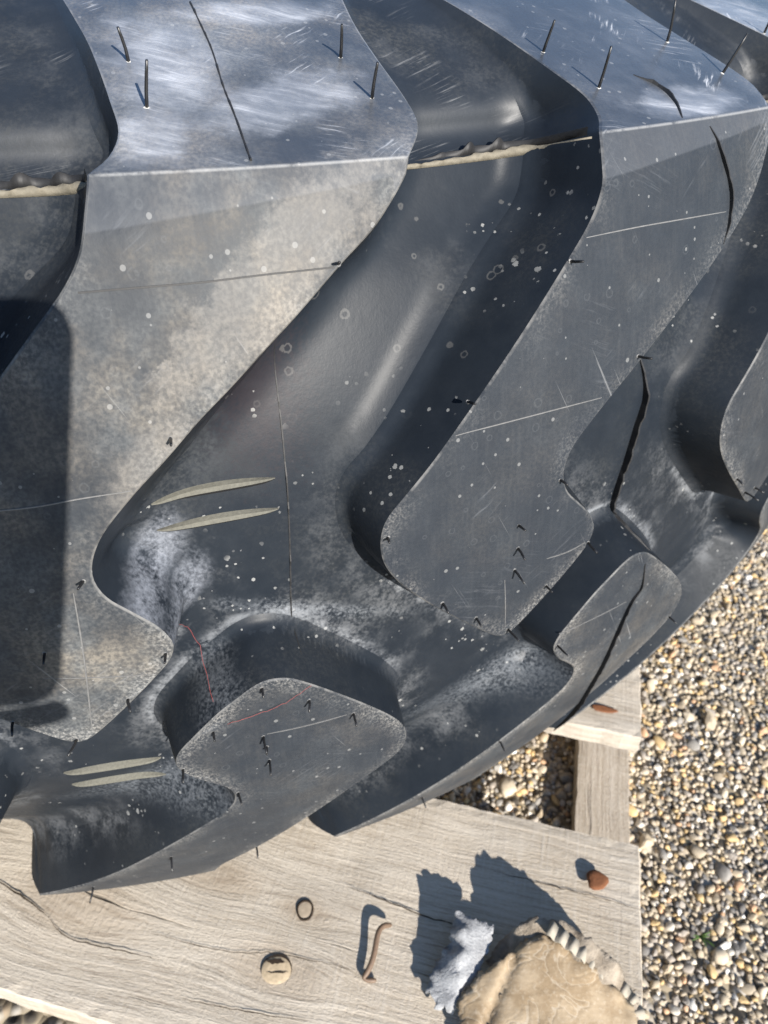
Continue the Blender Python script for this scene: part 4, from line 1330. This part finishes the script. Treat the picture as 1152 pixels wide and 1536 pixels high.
# little weeds in the gravel
M_GRASS = plain('grass', (.07, .13, .025), .6, .4, 200)
def weed(x, y, n, size, label):
    e = bpy.data.objects.new('weed', None); COL.objects.link(e)
    e.location = (x, y, .005)
    tag(e, label, 'weed', 'weeds in the gravel')
    for q in range(n):
        an = random.uniform(0, 6.28); L = size * random.uniform(.6, 1.2)
        V, F = [], []
        for i in range(6):
            t = i / 5
            c = Vector((math.cos(an) * L * t * .7, math.sin(an) * L * t * .7, L * (.75 * t - .35 * t * t)))
            s = Vector((-math.sin(an), math.cos(an), .2)) * size * .07 * (1 - t) ** .6
            V += [c - s, c + s]
        for i in range(5): F.append((2 * i, 2 * i + 1, 2 * i + 3, 2 * i + 2))
        o = link('blade', mesh_from('blade', V, F), M_GRASS, e)
        md = o.modifiers.new('thickness', 'SOLIDIFY'); md.thickness = .0004
weed(.262, .262, 6, .016, 'small green weed in the gravel to the right of the cardboard')
weed(.142, .345, 5, .014, 'small green weed between the planks beside the stringer')

# ------------------------------------------------------------------ the phone taking the picture, and the hand holding it (their shadow falls on the tyre)
def cam_pt(r, u, b):
    return CAMP + RT * r + UP * u - FW * b
phone = bpy.data.objects.new('smartphone', None)
COL.objects.link(phone)
pc = cam_pt(-.018, -.059, .0065)
pm = Matrix((RT, UP, -FW)).transposed().to_4x4(); pm.translation = pc
phone.matrix_world = pm
tag(phone, 'dark smartphone held up to the tyre, casting the rounded shadow on the left lug', 'phone')
def rounded_slab(wd, ht, th_, rad_, k=8):
    V, F = [], []
    ring = []
    for cxs, cys, a0 in ((1, 1, 0), (-1, 1, 90), (-1, -1, 180), (1, -1, 270)):
        for q in range(k + 1):
            an = math.radians(a0 + 90 * q / k)
            ring.append((cxs * (wd / 2 - rad_) + rad_ * math.cos(an), cys * (ht / 2 - rad_) + rad_ * math.sin(an)))
    n = len(ring)
    for ins, z in ((.0012, -th_ / 2), (0, -th_ / 2 + .0012), (0, th_ / 2 - .0012), (.0012, th_ / 2)):
        for x, y in ring: V.append((x * (1 - 2 * ins / wd), y * (1 - 2 * ins / ht), z))
    for i in range(3):
        for s in range(n): F.append((i * n + s, i * n + (s + 1) % n, (i + 1) * n + (s + 1) % n, (i + 1) * n + s))
    F += [tuple(range(n))[::-1], tuple(range(3 * n, 4 * n))]
    return V, F
V, F = rounded_slab(.078, .161, .0085, .0155)
link('phone_body', mesh_from('phone_body', V, F, False), plain('phone_case', (.03, .03, .035), .5), phone)
V, F = rounded_slab(.036, .036, .0011, .008)
o = link('camera_bump', mesh_from('camera_bump', V, F, False), plain('phone_glass', (.02, .02, .02), .1), phone)
o.location = (.018, .059, -.0048)
V, F = rounded_slab(.073, .156, .0006, .012)
o = link('screen', mesh_from('screen', V, F, False), plain('phone_screen', (.01, .01, .012), .05), phone)
o.location = (0, 0, .0046)

J = {'elbow': ((-.20, -.42, .24), .042), 'wrist': ((-.115, -.215, .085), .027), 'palm0': ((-.098, -.170, .050), .026), 'palm1': ((-.082, -.125, .030), .022)}
names = list(J); pts = [J[n] for n in names]
edges = [(0, 1), (1, 2), (2, 3)]
def chain(start, L):
    prev = start
    for p, r in L:
        pts.append((p, r)); edges.append((prev, len(pts) - 1)); prev = len(pts) - 1
chain(3, [((-.075, -.070, .012), .0105), ((-.066, -.062, -.008), .0088), ((-.040, -.056, -.0125), .0080), ((-.018, -.054, -.0125), .0072)])
chain(3, [((-.078, -.092, .012), .0108), ((-.068, -.086, -.008), .0090), ((-.038, -.080, -.0130), .0082), ((-.012, -.078, -.0125), .0074)])
chain(3, [((-.080, -.114, .012), .0105), ((-.068, -.110, -.008), .0088), ((-.040, -.104, -.0128), .0080), ((-.016, -.102, -.0125), .0072)])
chain(2, [((-.082, -.160, .020), .0110), ((-.050, -.153, .010), .0088), ((-.015, -.151, .007), .0078), ((.018, -.146, .006), .0068), ((.026, -.143, .006), .0060)])
chain(2, [((-.086, -.130, .040), .0125), ((-.066, -.098, .028), .0105), ((-.046, -.078, .0215), .0092), ((-.034, -.068, .0205), .0080)])
root = cam_pt(-.20, -.42, .24)
me = bpy.data.meshes.new('person')
me.from_pydata([cam_pt(*p) - root for p, r in pts], edges, [])
o = link('person', me, plain('skin', (.42, .24, .17), .5, .12, 120), None, root)
sk = o.modifiers.new('skin', 'SKIN')
for i, (p, r) in enumerate(pts):
    me.skin_vertices[0].data[i].radius = (r, r)
me.skin_vertices[0].data[0].use_root = True
ss = o.modifiers.new('sub', 'SUBSURF'); ss.levels = 2; ss.render_levels = 2
tag(o, 'bare left hand and forearm gripping the phone above the tyre', 'person')
